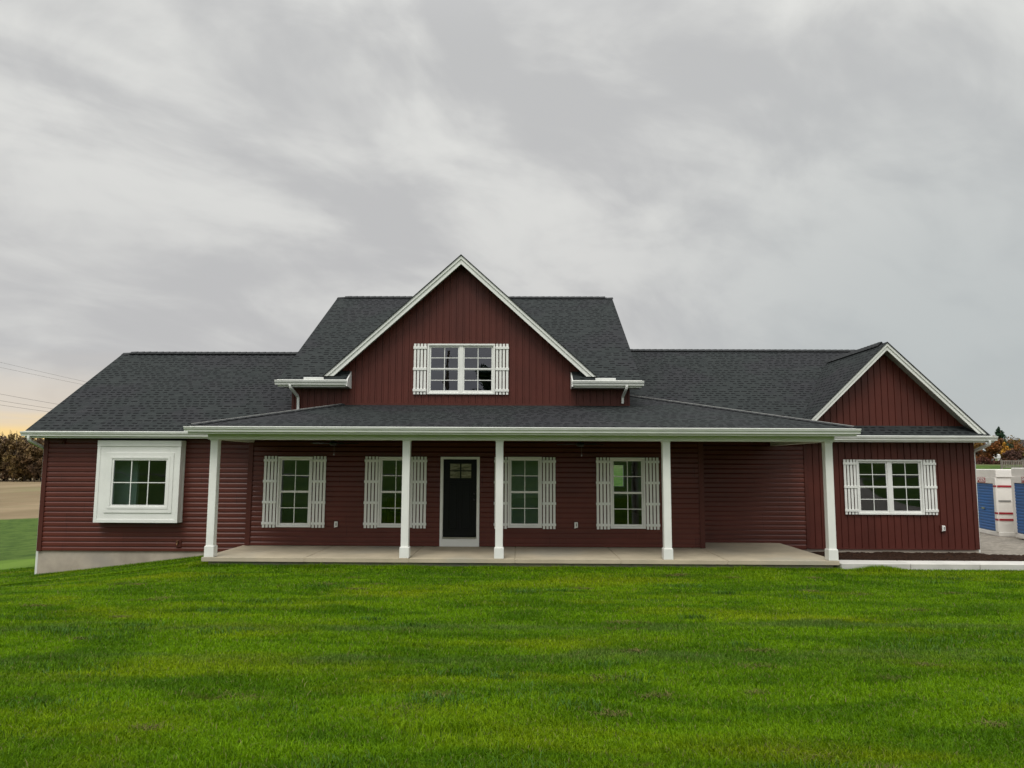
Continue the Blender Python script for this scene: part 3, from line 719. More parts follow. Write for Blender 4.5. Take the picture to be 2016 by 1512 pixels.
# downspouts
def spout(path):
    mb = MB(); P = [Vector(p) for p in path]; q = [P[0]]
    for i in range(1, len(P) - 1):
        a = (P[i] - P[i - 1]).normalized(); b = (P[i + 1] - P[i]).normalized(); rr = 0.045
        q += [P[i] - a * rr, P[i] - a * rr * 0.3 + b * rr * 0.3, P[i] + b * rr]
    q.append(P[-1]); mb.tube(q, 0.03, square=(0.036, 0.03)); part(mb, 'downspout', ALU, bevel=0.006)
spout([(-5.84, 18.53, 4.06), (-5.83, 18.53, 3.98), (-5.745, 18.93, 3.78), (-5.735, 18.93, 3.40)])
spout([(2.66, 18.53, 4.06), (2.65, 18.53, 3.98), (2.61, 18.93, 3.80), (2.605, 18.93, 3.63)])
spout([(12.50, 19.93, 2.76), (12.50, 19.93, 2.66), (12.405, 20.5, 2.48), (12.395, 20.52, -0.25)])
spout([(-12.58, 18.80, 2.74), (-12.58, 18.80, 2.64), (-12.50, 19.37, 2.42), (-12.50, 19.37, -0.86)])
spout([(7.32, 16.26, 2.76), (7.30, 16.3, 2.68), (7.2, 16.3, 2.66)]) if False else None

# windows -----------------------------------------------------------------
def ring(mb, x0, x1, z0, z1, w, ya, yb_, wb=None, wt=None):
    wb = wb or w; wt = wt or w
    mb.box(x0, x1, ya, yb_, z0, z0 + wb); mb.box(x0, x1, ya, yb_, z1 - wt, z1)
    mb.box(x0, x0 + w, ya, yb_, z0 + wb, z1 - wt); mb.box(x1 - w, x1, ya, yb_, z0 + wb, z1 - wt)
def unit(parent, x0, x1, z0, z1, Y, cols=2, rows=2):
    """one double-hung unit inside its frame opening"""
    zm = (z0 + z1) / 2
    s_ = MB(); ring(s_, x0, x1, zm - 0.026, z1, 0.035, Y - 0.008, Y + 0.025); s_.build('sash', WHITE, parent, bevel=0.003, xf=HX)
    s_ = MB(); ring(s_, x0, x1, z0, zm + 0.026, 0.035, Y + 0.012 - 0.03, Y + 0.0, wb=0.045); s_.build('sash', WHITE, parent, bevel=0.003, xf=HX)
    for (za, zb, yy) in ((zm + 0.025, z1 - 0.035, Y + 0.006), (z0 + 0.045, zm - 0.025, Y - 0.006)):
        m_ = MB(); g_ = MB(); xa, xb = x0 + 0.035, x1 - 0.035
        for i in range(1, cols): xx = xa + (xb - xa) * i / cols; m_.box(xx - 0.0095, xx + 0.0095, yy - 0.004, yy + 0.003, za, zb)
        for i in range(1, rows):
            zz_ = za + (zb - za) * i / rows
            for j in range(cols):
                xl = xa + (xb - xa) * j / cols + (0.0095 if j else 0); xr = xa + (xb - xa) * (j + 1) / cols - (0.0095 if j < cols - 1 else 0)
                m_.box(xl, xr, yy - 0.004, yy + 0.003, zz_ - 0.0095, zz_ + 0.0095)
        m_.build('grille', WHITE, parent, xf=HX)
        g_.add([(xa, yy + 0.006, za), (xb, yy + 0.006, za), (xb, yy + 0.006, zb), (xa, yy + 0.006, zb)], [(0, 1, 2, 3)])
        g_.build('pane', GLASS, parent, fix=False, xf=HX)
def window(spec, Y, twin=False, label=None):
    x0, x1, z0, z1 = spec
    f_ = MB(); ring(f_, x0, x1, z0, z1, 0.045, Y - 0.055, Y + 0.07); ring(f_, x0 + 0.045, x1 - 0.045, z0 + 0.045, z1 - 0.045, 0.014, Y - 0.024, Y + 0.06)
    xs2 = [(x0 + 0.059, x1 - 0.059)]
    if twin:
        xm = (x0 + x1) / 2; f_.box(xm - 0.05, xm + 0.05, Y - 0.028, Y + 0.055, z0 + 0.059, z1 - 0.059)
        xs2 = [(x0 + 0.059, xm - 0.05), (xm + 0.05, x1 - 0.059)]
    fo = part(f_, 'window_frame', WHITE, bevel=0.004); fo.name = 'window'
    if label: fo['label'] = label
    for a, b in xs2: unit(fo, a, b, z0 + 0.059, z1 - 0.059, Y)
    return fo
window(W1, M); window(W2, M); window(W3, M); window(W4, M)
window(UPW, M, True); window(RWN, WG, True)
# shutters
def shutter(x0, x1, z0, z1, Y, nb):
    mb = MB(); w = (x1 - x0); sw = w * 0.188; gap = (w - 4 * sw) / 3
    for i in range(4):
        a = x0 + i * (sw + gap); mb.box(a, a + sw, Y - 0.056, Y - 0.036, z0, z1)
    h = z1 - z0; o_ = 0.108
    for i in range(nb):
        zc_ = z0 + o_ + (h - 2 * o_) * i / (nb - 1); mb.box(x0 - 0.014, x1 + 0.014, Y - 0.073, Y - 0.053, zc_ - 0.033, zc_ + 0.033)
    part(mb, 'shutter', WHITE, bevel=0.003)
SH = [(-6.556, -6.232), (-5.293, -4.974), (-3.970, -3.645), (-2.725, -2.400), (-0.664, -0.348), (0.564, 0.881), (1.924, 2.251), (3.182, 3.502)]
for a, b in SH: shutter(a, b, 0.452, 2.256, M, 4)
for a, b in ((-2.778, -2.456), (-0.649, -0.328)): shutter(a, b, 3.853, 5.176, M, 3)
for a, b in ((8.782, 9.107), (10.940, 11.262)): shutter(a, b, 0.765, 2.243, WG, 3)

# front door
dr = MB(); x0, x1, z0, z1 = DOOR
dr.box(x0 + 0.075, x1 - 0.075, M - 0.004, M + 0.045, 0.245, z1 - 0.068)
for cx0, cx1 in ((x0 + 0.20, x0 + 0.47), (x1 - 0.47, x1 - 0.20)):      # two tall raised panels
    ring(dr, cx0, cx1, 0.42, 1.60, 0.028, M - 0.012, M - 0.004)
    dr.box(cx0 + 0.05, cx1 - 0.05, M - 0.009, M - 0.004, 0.47, 1.55)
dr.box(x0 + 0.14, x1 - 0.14, M - 0.018, M - 0.004, 1.635, 1.665)
ring(dr, x0 + 0.215, x1 - 0.19, 1.685, 2.11, 0.03, M - 0.012, M - 0.004)
door = part(dr, 'front_door', BLACK, bevel=0.003)
lite = mat('frosted_lite', (0.16, 0.145, 0.10), 0.12, 0.8, var=0.35, vscale=7, vec_scale=(0.5, 1, 2.2))
lx0, lx1 = x0 + 0.245, x1 - 0.22; lm = (lx0 + lx1) / 2
for a, b in ((lx0, lm - 0.018), (lm + 0.018, lx1)):
    for c0, c1 in ((1.715, 1.885), (1.913, 2.08)):
        q = MB(); q.box(a, b, M - 0.008, M - 0.003, c0, c1); q.build('door_lite', lite, door, xf=HX)
q = MB(); q.lathe((x1 - 0.135, M - 0.004, 1.18), [(0, -0.06), (0.028, -0.055), (0.03, -0.04), (0.014, -0.03), (0.014, -0.01), (0.03, -0.006), (0.03, 0)], 12, axis='y'); q.build('door_handle', DARKM, door, xf=HX, smooth=True); q = MB(); q.lathe((x1 - 0.135, M - 0.004, 1.33), [(0, -0.02), (0.027, -0.018), (0.03, 0)], 12, axis='y')
q.build('door_lock', DARKM, door, xf=HX, smooth=True)
q = MB(); q.box(x0, x0 + 0.068, M - 0.05, M + 0.06, 0.19, z1); q.box(x1 - 0.068, x1, M - 0.05, M + 0.06, 0.19, z1); q.box(x0 + 0.068, x1 - 0.068, M - 0.05, M + 0.06, z1 - 0.062, z1)
q.box(x0 + 0.068, x0 + 0.075, M - 0.012, M + 0.06, 0.245, z1 - 0.062); q.box(x1 - 0.075, x1 - 0.068, M - 0.012, M + 0.06, 0.245, z1 - 0.062)
part(q, 'door_frame', WHITE, bevel=0.004)
q = MB(); q.box(x0, x1, M - 0.054, M + 0.05, 0.004, 0.19); part(q, 'door_kick_board', WHITE, bevel=0.003)
q = MB(); q.box(x0 + 0.07, x1 - 0.07, M - 0.07, M + 0.05, 0.2, 0.235); part(q, 'threshold', NICK, bevel=0.004)

# box bay window on the left wing
BX0, BX1, BZ0, BZ1, BY = -10.885, -8.74, 0.548, 2.60, 18.985
q = MB()
gx0, gx1, gz0, gz1 = -10.55, -9.00, 0.90, 2.22
q.box(BX0, gx0, BY, L, BZ0, BZ1); q.box(gx1, BX1, BY, L, BZ0, BZ1); q.box(gx0, gx1, BY, L, BZ0, gz0); q.box(gx0, gx1, BY, L, gz1, BZ1)
bay = part(q, 'box_bay', WHITE, bevel=0.003)
q = MB(); q.box(BX0 - 0.008, BX1 + 0.008, BY - 0.022, BY - 0.001, 2.49, 2.64); q.box(BX0 - 0.006, BX0 + 0.08, BY - 0.014, BY - 0.001, 0.55, 2.49)
q.box(BX1 - 0.08, BX1 + 0.006, BY - 0.014, BY - 0.001, 0.55, 2.49); q.box(BX0 + 0.08, BX1 - 0.08, BY - 0.014, BY - 0.001, 0.55, 0.635)
q.box(BX1 + 0.001, BX1 + 0.014, BY - 0.0, L - 0.02, 2.49, 2.64); q.box(BX1 + 0.001, BX1 + 0.01, L - 0.09, L - 0.02, 0.64, 2.49); q.box(BX1 + 0.001, BX1 + 0.014, L - 0.1, L - 0.02, 0.548, 0.64)
q.build('corner_trim', WHITE, bay, bevel=0.004, xf=HX)
q = MB(); ring(q, gx0 - 0.08, gx1 + 0.10, gz0 - 0.10, gz1 + 0.11, 0.10, BY - 0.02, BY - 0.001); ring(q, gx0 + 0.01, gx1 + 0.01, gz0 - 0.0, gz1 + 0.01, 0.055, BY - 0.03, BY - 0.0)
ring(q, gx0 + 0.065, gx1 - 0.045, gz0 + 0.055, gz1 - 0.045, 0.045, BY - 0.012, BY + 0.03)
q.build('casing', WHITE, bay, bevel=0.004, xf=HX)
pa, pb, pz0, pz1 = gx0 + 0.11, gx1 - 0.09, gz0 + 0.10, gz1 - 0.09
q = MB()
for i in (1, 2): xx = pa + (pb - pa) * i / 3; q.box(xx - 0.011, xx + 0.011, BY + 0.006, BY + 0.012, pz0, pz1)
zz_ = (pz0 + pz1) / 2
for i in range(3): q.box(pa + (pb - pa) * i / 3 + 0.011 * (i > 0), pa + (pb - pa) * (i + 1) / 3 - 0.011 * (i < 2), BY + 0.006, BY + 0.012, zz_ - 0.011, zz_ + 0.011)
q.build('grille', WHITE, bay, xf=HX)
q = MB(); q.add([(pa, BY + 0.016, pz0), (pb, BY + 0.016, pz0), (pb, BY + 0.016, pz1), (pa, BY + 0.016, pz1)], [(0, 1, 2, 3)]); q.build('pane', GLASS, bay, fix=False, xf=HX)
q = MB(); q.prism([(BX0 - 0.02, BY - 0.03, 2.64), (BX0 - 0.02, L, 2.64), (BX0 - 0.02, L, 2.71)], (BX1 - BX0 + 0.04, 0, 0)); q.build('bay_roof', SHCAP, bay, xf=HX)

# small fittings on the walls
def outlet(x, Y, z, flip=1):
    q = MB(); q.box(x - 0.075, x + 0.06, Y - 0.042, Y - 0.01, z - 0.095, z + 0.085); back_ = part(q, 'outlet_block', REDT, bevel=0.004)
    q = MB(); q.box(x - 0.043, x + 0.043, Y - 0.078, Y - 0.042, z - 0.07, z + 0.07); q.box(x - 0.05, x - 0.01, Y - 0.073, Y - 0.042, z - 0.085, z - 0.06); q.build('outlet_cover', WHITE, back_, bevel=0.01, xf=HX)
    q = MB(); q.box(x - 0.014 + 0.006, x + 0.02, Y - 0.082, Y - 0.0785, z - 0.035, z + 0.04); q.build('cover_slot', GREYM, back_, xf=HX)
outlet(-4.672, M, 0.545); outlet(1.402, M, 0.557); outlet(11.387, WG, 0.41)
q = MB(); q.box(-8.86, -8.72, L - 0.045, L - 0.01, -0.08, 0.12); blk = part(q, 'spigot_block', REDT, bevel=0.005)
q = MB(); q.tube([(-8.80, L - 0.03, 0.04), (-8.80, L - 0.09, 0.03), (-8.80, L - 0.11, -0.02)], 0.014); q.lathe((-8.80, L - 0.075, 0.075), [(0.0, 0.012), (0.032, 0.01), (0.034, 0), (0.0, -0.002)], 10); q.build('spigot', mat('brass', (0.25, 0.14, 0.07), 0.4, 0.5, metal=0.7), blk, xf=HX)
q = MB(); q.box(-12.05, -11.90, L - 0.08, L - 0.01, 2.55, 2.68); q.box(-12.02, -11.93, L - 0.11, L - 0.08, 2.57, 2.65); part(q, 'wall_vent', REDT, bevel=0.006)
q = MB(); q.box(1.33, 1.52, 16.40, 16.55, 2.695, 2.7195); part(q, 'soffit_light', WHITE, bevel=0.006)

# rooms behind the glass
def room(x0, x1, y0, y1, z0, z1, holes=(), bhole=()):
    q = MB()
    for a, b, c, d_ in rects(x0, x1, z0, z1, list(holes)): q.add([(a, y0, c), (b, y0, c), (b, y0, d_), (a, y0, d_)], [(3, 2, 1, 0)])
    for a, b, c, d_ in rects(x0, x1, z0, z1, list(bhole)): q.add([(a, y1, c), (b, y1, c), (b, y1, d_), (a, y1, d_)], [(0, 1, 2, 3)])
    q.add([(x0, y0, z0), (x0, y1, z0), (x0, y1, z1), (x0, y0, z1), (x1, y0, z0), (x1, y1, z0), (x1, y1, z1), (x1, y0, z1)], [(0, 1, 2, 3), (7, 6, 5, 4), (3, 2, 6, 7)])
    q.add([(x0, y0, z0), (x0, y1, z0), (x1, y1, z0), (x1, y0, z0)], [(0, 1, 2, 3)], 1)
    part(q, 'room', [ROOM, ROOMD], fix=False)
room(-6.85, 4.5, M + 0.12, 29.4, 0.2, 2.72, [W1, W2, W3, W4, DOOR], [RB])
room(-12.2, -7.1, L + 0.1, 23.5, 0.0, 2.68, [(-10.8, -8.8, 0.6, 2.5)])
room(8.0, 12.1, WG + 0.1, 25.5, 0.0, 2.7, [RWN])
room(-3.4, 0.4, M + 0.1, 22.0, 3.3, 5.35, [UPW])
q = MB(); q.box(-1.0, 1.25, 19.95, 20.05, 0.2, 2.72); q.box(-7.0, -6.0, 21.5, 21.6, 0.2, 2.7) ; q.box(-11.6, -10.15, 19.62, 19.72, 0, 2.6)
ring(q, 0.15, 0.95, 0.22, 2.2, 0.07, 19.92, 19.95); q.box(3.9, 4.45, 22.5, 23.2, 0.2, 2.3)
part(q, 'partition', ROOM)
q = MB(); q.box(-6.0, -4.0, 22.3, 22.9, 0.2, 1.1); q.box(1.6, 3.4, 23.2, 24.0, 0.2, 1.12); part(q, 'cabinet', mat('cabinet_paint', (0.06, 0.065, 0.06), 0.5, 0.4))
q = MB(); q.tube([(3.55, 23.6, 2.7), (3.55, 23.6, 2.05)], 0.008, 6); q.lathe((3.55, 23.6, 1.85), [(0.0, 0.2), (0.07, 0.2), (0.075, 0.0), (0.07, 0.0), (0.0, 0.02)], 14); part(q, 'pendant_light', WHITE)
q = MB(); ring(q, RB[0], RB[1], RB[2], RB[3], 0.06, 29.38, 29.52); q.box(3.58, 3.60, 29.42, 29.44, RB[2] + .06, RB[3] - .06); part(q, 'rear_window_frame', WHITE)

# ------------------------------------------------------------------ ceiling fans
def make_fan(x, y, label):
    t = empty('ceiling_fan', (x, y, 2.70)); tag(t, label, 'ceiling fan', 'ceiling fans under the porch roof')
    q = MB(); q.lathe((0, 0, 0), [(0, 0), (0.07, 0), (0.06, -0.05), (0.015, -0.06), (0.015, -0.10), (0.09, -0.11), (0.10, -0.16), (0.07, -0.20), (0, -0.21)], 16); q.build('motor', DARKM, t, smooth=True)
    for k in range(5):
        a = 6.2832 * k / 5 + 0.2; q = MB()
        ca, sa = math.cos(a), math.sin(a)
        P = lambda r_, w, z: (r_ * ca - w * sa, r_ * sa + w * ca, z)
        q.add([P(0.09, -0.02, -0.145), P(0.16, -0.055, -0.150), P(0.58, -0.07, -0.152), P(0.60, 0.0, -0.15), P(0.58, 0.07, -0.138), P(0.16, 0.055, -0.138), P(0.09, 0.02, -0.143)] +
              [P(0.09, -0.02, -0.153), P(0.16, -0.055, -0.158), P(0.58, -0.07, -0.160), P(0.60, 0.0, -0.158), P(0.58, 0.07, -0.146), P(0.16, 0.055, -0.146), P(0.09, 0.02, -0.151)],
              [tuple(range(7)), tuple(range(13, 6, -1))] + [(i, i + 7, (i + 1) % 7 + 7, (i + 1) % 7) for i in range(7)])
        q.build('blade', DARKM, t)
    q = MB(); q.tube([(0.03, -0.03, -0.2), (0.03, -0.03, -0.40)], 0.0014, 5); q.lathe((0.03, -0.03, -0.43), [(0, 0.04), (0.008, 0.03), (0.009, 0.0), (0, -0.005)], 8); q.build('pull_chain', NICK, t)
make_fan(-4.50, 17.75, 'dark ceiling fan under the porch above the window left of the front door')
make_fan(1.42, 17.75, 'dark ceiling fan under the porch between the two windows right of the front door')

# ------------------------------------------------------------------ sidewalk, mulch
q = MB(); zs_ = -0.045
for i in range(9):
    a = 7.0 + i * 1.5; b = a + 1.488
    q.prism([(a, F - 0.62 * 0 - 0.05 * min(1, i), -0.3), (b, F - 0.05, -0.3), (b, F - 0.05 - 0.60, -0.3), (a, F - 0.65, -0.3)][:4], (0, 0, 0.25))
q.v = [(x, y + (0.58 if True else 0), z - 0.0) for x, y, z in q.v]
tag(q.build('sidewalk', WALK, bevel=0.008), kind='structure')
mu = MB(); nxm, nym = 220, 60
for j in range(nym + 1):
    for i in range(nxm + 1):
        x = 6.95 + 13.0 * i / nxm; y = 17.12 + 3.3 * j / nym
        v_ = j / nym
        z = -0.16 - 0.085 * v_ + 0.035 * mnoise.noise(Vector((x * 3, y * 3, 0))) + 0.03 * mnoise.noise(Vector((x * 11, y * 11, 4))) + 0.018 * mnoise.noise(Vector((x * 31, y * 31, 8)))
        z -= 0.07 * sm(v_, 0.10, 0.0)
        if x > 12.4: z -= 0.10 * sm(y, 19.9, 20.4)
        mu.v.append((x, y, z))
for j in range(nym):
    for i in range(nxm): mu.f.append((j * (nxm + 1) + i, j * (nxm + 1) + i + 1, (j + 1) * (nxm + 1) + i + 1, (j + 1) * (nxm + 1) + i)); mu.m.append(0)
mo = mu.build('mulch_bed', MULCH, smooth=False, fix=False); tag(mo, 'dark brown mulch bed between the sidewalk and the right wing wall', 'mulch', kind='stuff')

# ------------------------------------------------------------------ grass
def grass_mesh(name, pos, h, w, label, seed, curl=0.5):
    r_ = np.random.default_rng(seed); n = len(pos)
    az = r_.uniform(0, 6.283, n); lean = r_.normal(0, 1, (n, 2)) * curl * h[:, None]
    dxy = np.stack([np.cos(az), np.sin(az)], 1) * (w[:, None] / 2)
    v = np.zeros((n, 5, 3), np.float32)
    base = pos.astype(np.float32)
    v[:, 0, :2] = base[:, :2] - dxy; v[:, 1, :2] = base[:, :2] + dxy
    v[:, 0, 2] = base[:, 2] - 0.004; v[:, 1, 2] = base[:, 2] - 0.004
    mid = base[:, :2] + lean * 0.3
    v[:, 2, :2] = mid + dxy * 0.8; v[:, 3, :2] = mid - dxy * 0.8; v[:, 2, 2] = v[:, 3, 2] = base[:, 2] + h * 0.6
    v[:, 4, :2] = base[:, :2] + lean; v[:, 4, 2] = base[:, 2] + h * (1 - 0.25 * np.minimum(1, np.hypot(lean[:, 0], lean[:, 1]) / h))
    idx = np.arange(n)[:, None] * 5
    quads = (idx + np.array([0, 1, 2, 3])).astype(np.int32); tris = (idx + np.array([3, 2, 4])).astype(np.int32)
    me = bpy.data.meshes.new(name); me.vertices.add(n * 5); me.vertices.foreach_set('co', v.ravel())
    me.loops.add(n * 7); li = np.concatenate([quads, tris], 1).ravel().astype(np.int32); me.loops.foreach_set('vertex_index', li)
    me.polygons.add(n * 2); ls = np.zeros((n, 2), np.int32); ls[:, 0] = np.arange(n) * 7; ls[:, 1] = ls[:, 0] + 4
    me.polygons.foreach_set('loop_start', ls.ravel())
    me.update(calc_edges=True)
    at = me.attributes.new('rnd', 'FLOAT', 'POINT'); at.data.foreach_set('value', np.repeat(r_.uniform(0, 1, n).astype(np.float32), 5))
    me.materials.append(GRASS)
    o = bpy.data.objects.new(name, me); COL.objects.link(o); tag(o, label, 'grass', kind='stuff'); return o
GX = np.linspace(-34, 26, 241); GY = np.linspace(0, 46, 185)
GZ = np.array([[ground_z(x, y) for x in GX] for y in GY])
def gz_np(x, y):
    fx = np.clip((x - GX[0]) / (GX[1] - GX[0]), 0, len(GX) - 1.001); fy = np.clip((y - GY[0]) / (GY[1] - GY[0]), 0, len(GY) - 1.001)
    i = fx.astype(int); j = fy.astype(int); a = fx - i; b = fy - j
    return (GZ[j, i] * (1 - a) + GZ[j, i + 1] * a) * (1 - b) + (GZ[j + 1, i] * (1 - a) + GZ[j + 1, i + 1] * a) * b
def vnoise(x, y, s, seed=0):
    out = np.zeros_like(x); r_ = np.random.default_rng(seed)
    for k in range(7):
        a = r_.uniform(0, 6.28); f = s * r_.uniform(0.6, 1.7); ph = r_.uniform(0, 6.28)
        out += np.sin((x * np.cos(a) * 0.55 + y * np.sin(a)) * f + ph + 1.3 * np.sin((x * np.sin(a) - y * np.cos(a)) * f * 0.7 + k))
    return out / 7
def scatter(n, y0, y1, seed):
    r_ = np.random.default_rng(seed)
    # density falls off with distance
    y = y0 * (y1 / y0) ** r_.uniform(0, 1, n) if y0 > 0 else r_.uniform(y0, y1, n)
    hw = 0.74 * y + 1.3; x = r_.uniform(-1, 1, n) * hw
    return x, y
x, y = scatter(1250000, 3.6, 17.3, 5)
ok = ~((x > -7.08) & (x < 7.0) & (y > F - 0.01)) & ~((x > 6.95) & (y > F - 0.14)) 
x, y = x[ok], y[ok]
# break up the cover: thinner on worn patches, clumps where it grows thicker
cl_ = vnoise(x, y, 5.0, 3); thin = vnoise(x + 5, y * 1.6, 2.1, 9)
r_ = np.random.default_rng(77); keep = r_.uniform(0, 1, len(x)) < np.clip(1.05 - 1.3 * np.maximum(0, thin - 0.42) * 2.6, 0.15, 1)
x, y, cl_ = x[keep], y[keep], cl_[keep]
h = (0.036 + 0.018 * r_.random(len(x)) + 0.028 * np.maximum(0, cl_ - 0.05) + 0.012 * vnoise(x, y, 14.0, 21)) * np.where(r_.random(len(x)) > 0.985, 1.6, 1.0)
h = np.maximum(h, 0.02)
w = 0.0026 + 0.00040 * y + 0.0015 * r_.random(len(x))
grass_mesh('lawn_grass', np.stack([x, y, gz_np(x, y)], 1), h, w, 'bright green front lawn grass sloping down to the left of the house', 1, 0.42)
# the same turf carried on beyond the edges of the frame
n = 330000; ym = r_.uniform(-1.5, 17.2, n); sd_ = np.where(r_.random(n) < 0.5, -1.0, 1.0); hwm = np.maximum(0, 0.74 * ym + 1.3) * (ym > 3.6)
xm = sd_ * (hwm + 6.5 * r_.random(n)); ok = (xm < 13.6) & ~((xm > 6.95) & (ym > F - 0.14)) & ~((xm > -7.08) & (xm < 7.0) & (ym > F - 0.01)); xm, ym = xm[ok], ym[ok]
grass_mesh('outer_lawn_grass', np.stack([xm, ym, gz_np(xm, ym)], 1), 0.042 + 0.02 * r_.random(len(xm)), np.full(len(xm), 0.011), 'lawn grass carrying on past both sides of the view', 8, 0.45)
# longer fringe against the porch, sidewalk and foundation
n = 26000; x = r_.uniform(-7.3, 7.05, n); y = F - 0.01 - np.abs(r_.normal(0, 0.10, n)); cv = vnoise(x, y * 0, 3.0, 4)
h1 = (0.036 + 0.045 * r_.random(n)) * (1 + 0.4 * cv) * np.where(r_.random(n) > 0.93, 1.6, 1)
n2_ = 9000; x2 = r_.uniform(-12.5, -7.06, n2_); y2 = L - 0.0 - np.abs(r_.normal(0, 0.10, n2_)); h2 = 0.05 + 0.07 * r_.random(n2_)
n3_ = 6000; x3 = r_.uniform(6.95, 12.2, n3_); y3 = F - 0.13 - np.abs(r_.normal(0, 0.08, n3_)); h3 = 0.03 + 0.05 * r_.random(n3_)
n4_ = 2600; x4 = r_.normal(7.75, 0.45, n4_); y4 = F - 0.14 - np.abs(r_.normal(0, 0.12, n4_)); h4 = (0.09 + 0.09 * r_.random(n4_)) * np.exp(-((x4 - 7.75) / 0.7) ** 2)
n5_ = 3000; x5 = -7.08 - np.abs(r_.normal(0, 0.15, n5_)); y5 = r_.uniform(F - 0.1, L, n5_); h5 = 0.07 + 0.07 * r_.random(n5_)
X = np.concatenate([x, x2, x3, x4, x5]); Yv = np.concatenate([y, y2, y3, y4, y5]); Hh = np.maximum(0.02, np.concatenate([h1, h2, h3, h4, h5]))
grass_mesh('grass_fringe', np.stack([X, Yv, gz_np(X, Yv)], 1), Hh, np.full(len(X), 0.008), 'longer unmown grass blades along the porch slab and foundation edge', 2, 0.35)
# left lawn beyond the corner
n = 90000; y = 17.2 + 5.2 * r_.random(n) ** 1.5; x = -7.1 - (0.70 * y + 2 - 7.1) * r_.random(n) 
ok = ~((x > -12.48) & (y > L - 0.02)); x, y = x[ok], y[ok]
grass_mesh('side_lawn_grass', np.stack([x, y, gz_np(x, y)], 1), 0.05 + 0.03 * r_.random(len(x)), 0.012 + 0.0005 * y, 'green lawn grass falling away beside the left end of the house', 3, 0.5)

# dry thatch and darker coarse tufts scattered through the lawn
THATCH = mat('dry_thatch', (0.115, 0.105, 0.035), 0.9, 0.1, var=0.25, vscale=20)
def clumps(name, n, per, spread, hh, wv, seed, curl, label, material=None, tint=0):
    r_ = np.random.default_rng(seed); cx = []; cy = []
    while len(cx) < n:
        yy = 4.0 * (16.0 / 4.0) ** r_.random(); xx = r_.uniform(-0.72, 0.72) * yy
        cx.append(xx); cy.append(yy)
    cx = np.repeat(cx, per); cy = np.repeat(cy, per); sp = np.repeat(r_.uniform(0.5, 1.4, n), per) * spread
    x = cx + r_.normal(0, 1, len(cx)) * sp * 1.6; y = cy + r_.normal(0, 1, len(cx)) * sp * 0.8
    o = grass_mesh(name, np.stack([x, y, gz_np(x, y) + (0.022 if material else 0)], 1), hh * r_.uniform(0.6, 1.2, len(x)), np.full(len(x), wv) + 0.0003 * y, label, seed + 1, curl)
    if material: o.data.materials[0] = material
    return o
clumps('thatch', 46, 130, 0.07, 0.03, 0.004, 41, 1.6, 'small brown patches of dry thatch showing through the front lawn', THATCH)
COARSE = mat('coarse_grass', (0.046, 0.115, 0.008), 0.5, 0.2, var=0.2, vscale=12)
clumps('coarse_tufts', 48, 150, 0.13, 0.062, 0.004, 43, 0.55, 'darker coarse grass tufts standing above the mown front lawn', COARSE)
# ------------------------------------------------------------------ foliage
def leaf_mat(name, cols, vs=0.8):
    mm = bpy.data.materials.new(name); mm.use_nodes = True; t = NT(mm.node_tree)
    b = mm.node_tree.nodes['Principled BSDF']; b.inputs['Roughness'].default_value = 0.7; b.inputs['Specular IOR Level'].default_value = 0.2
    pos = t.n('ShaderNodeNewGeometry').outputs['Position']
    at = t.n('ShaderNodeAttribute', attribute_name='rnd').outputs['Fac']
    c = t.mix(t.smooth(t.noise(pos, vs, 3, 0.6), 0.38, 0.62), cols[0], cols[1])
    c = t.mix(t.smooth(t.noise(t.vmath('ADD', pos, (9, 2, 5)), vs * 0.45, 3, 0.6), 0.52, 0.66), c, cols[2])
    c = t.mix(at, t.mix(1.0, c, (0.65, 0.65, 0.65), 'MULTIPLY'), t.mix(1.0, c, (1.35, 1.3, 1.2), 'MULTIPLY'))
    t.put(b.inputs['Base Color'], c)
    return mm
def leaf_mesh(name, pos, size, material, parent, seed, xf=None):
    r_ = np.random.default_rng(seed); n = len(pos)
    a = r_.normal(0, 1, (n, 3)); a /= np.linalg.norm(a, axis=1)[:, None]
    b = r_.normal(0, 1, (n, 3)); b -= a * (a * b).sum(1)[:, None]; b /= np.linalg.norm(b, axis=1)[:, None]
    s_ = (size * r_.uniform(0.5, 1.3, n))[:, None]; p = np.asarray(pos)
    v = np.stack([p - a * s_, p - b * s_ * 0.5, p + a * s_, p + b * s_ * 0.5], 1).astype(np.float32)
    me = bpy.data.meshes.new(name); me.vertices.add(n * 4); me.vertices.foreach_set('co', v.ravel())
    me.loops.add(n * 4); me.loops.foreach_set('vertex_index', np.arange(n * 4, dtype=np.int32))
    me.polygons.add(n); me.polygons.foreach_set('loop_start', (np.arange(n) * 4).astype(np.int32)); me.update(calc_edges=True)
    at = me.attributes.new('rnd', 'FLOAT', 'POINT'); at.data.foreach_set('value', np.repeat(r_.uniform(0, 1, n).astype(np.float32), 4))
    me.materials.append(material); o = bpy.data.objects.new(name, me); COL.objects.link(o)
    if parent: o.parent = parent
    return o
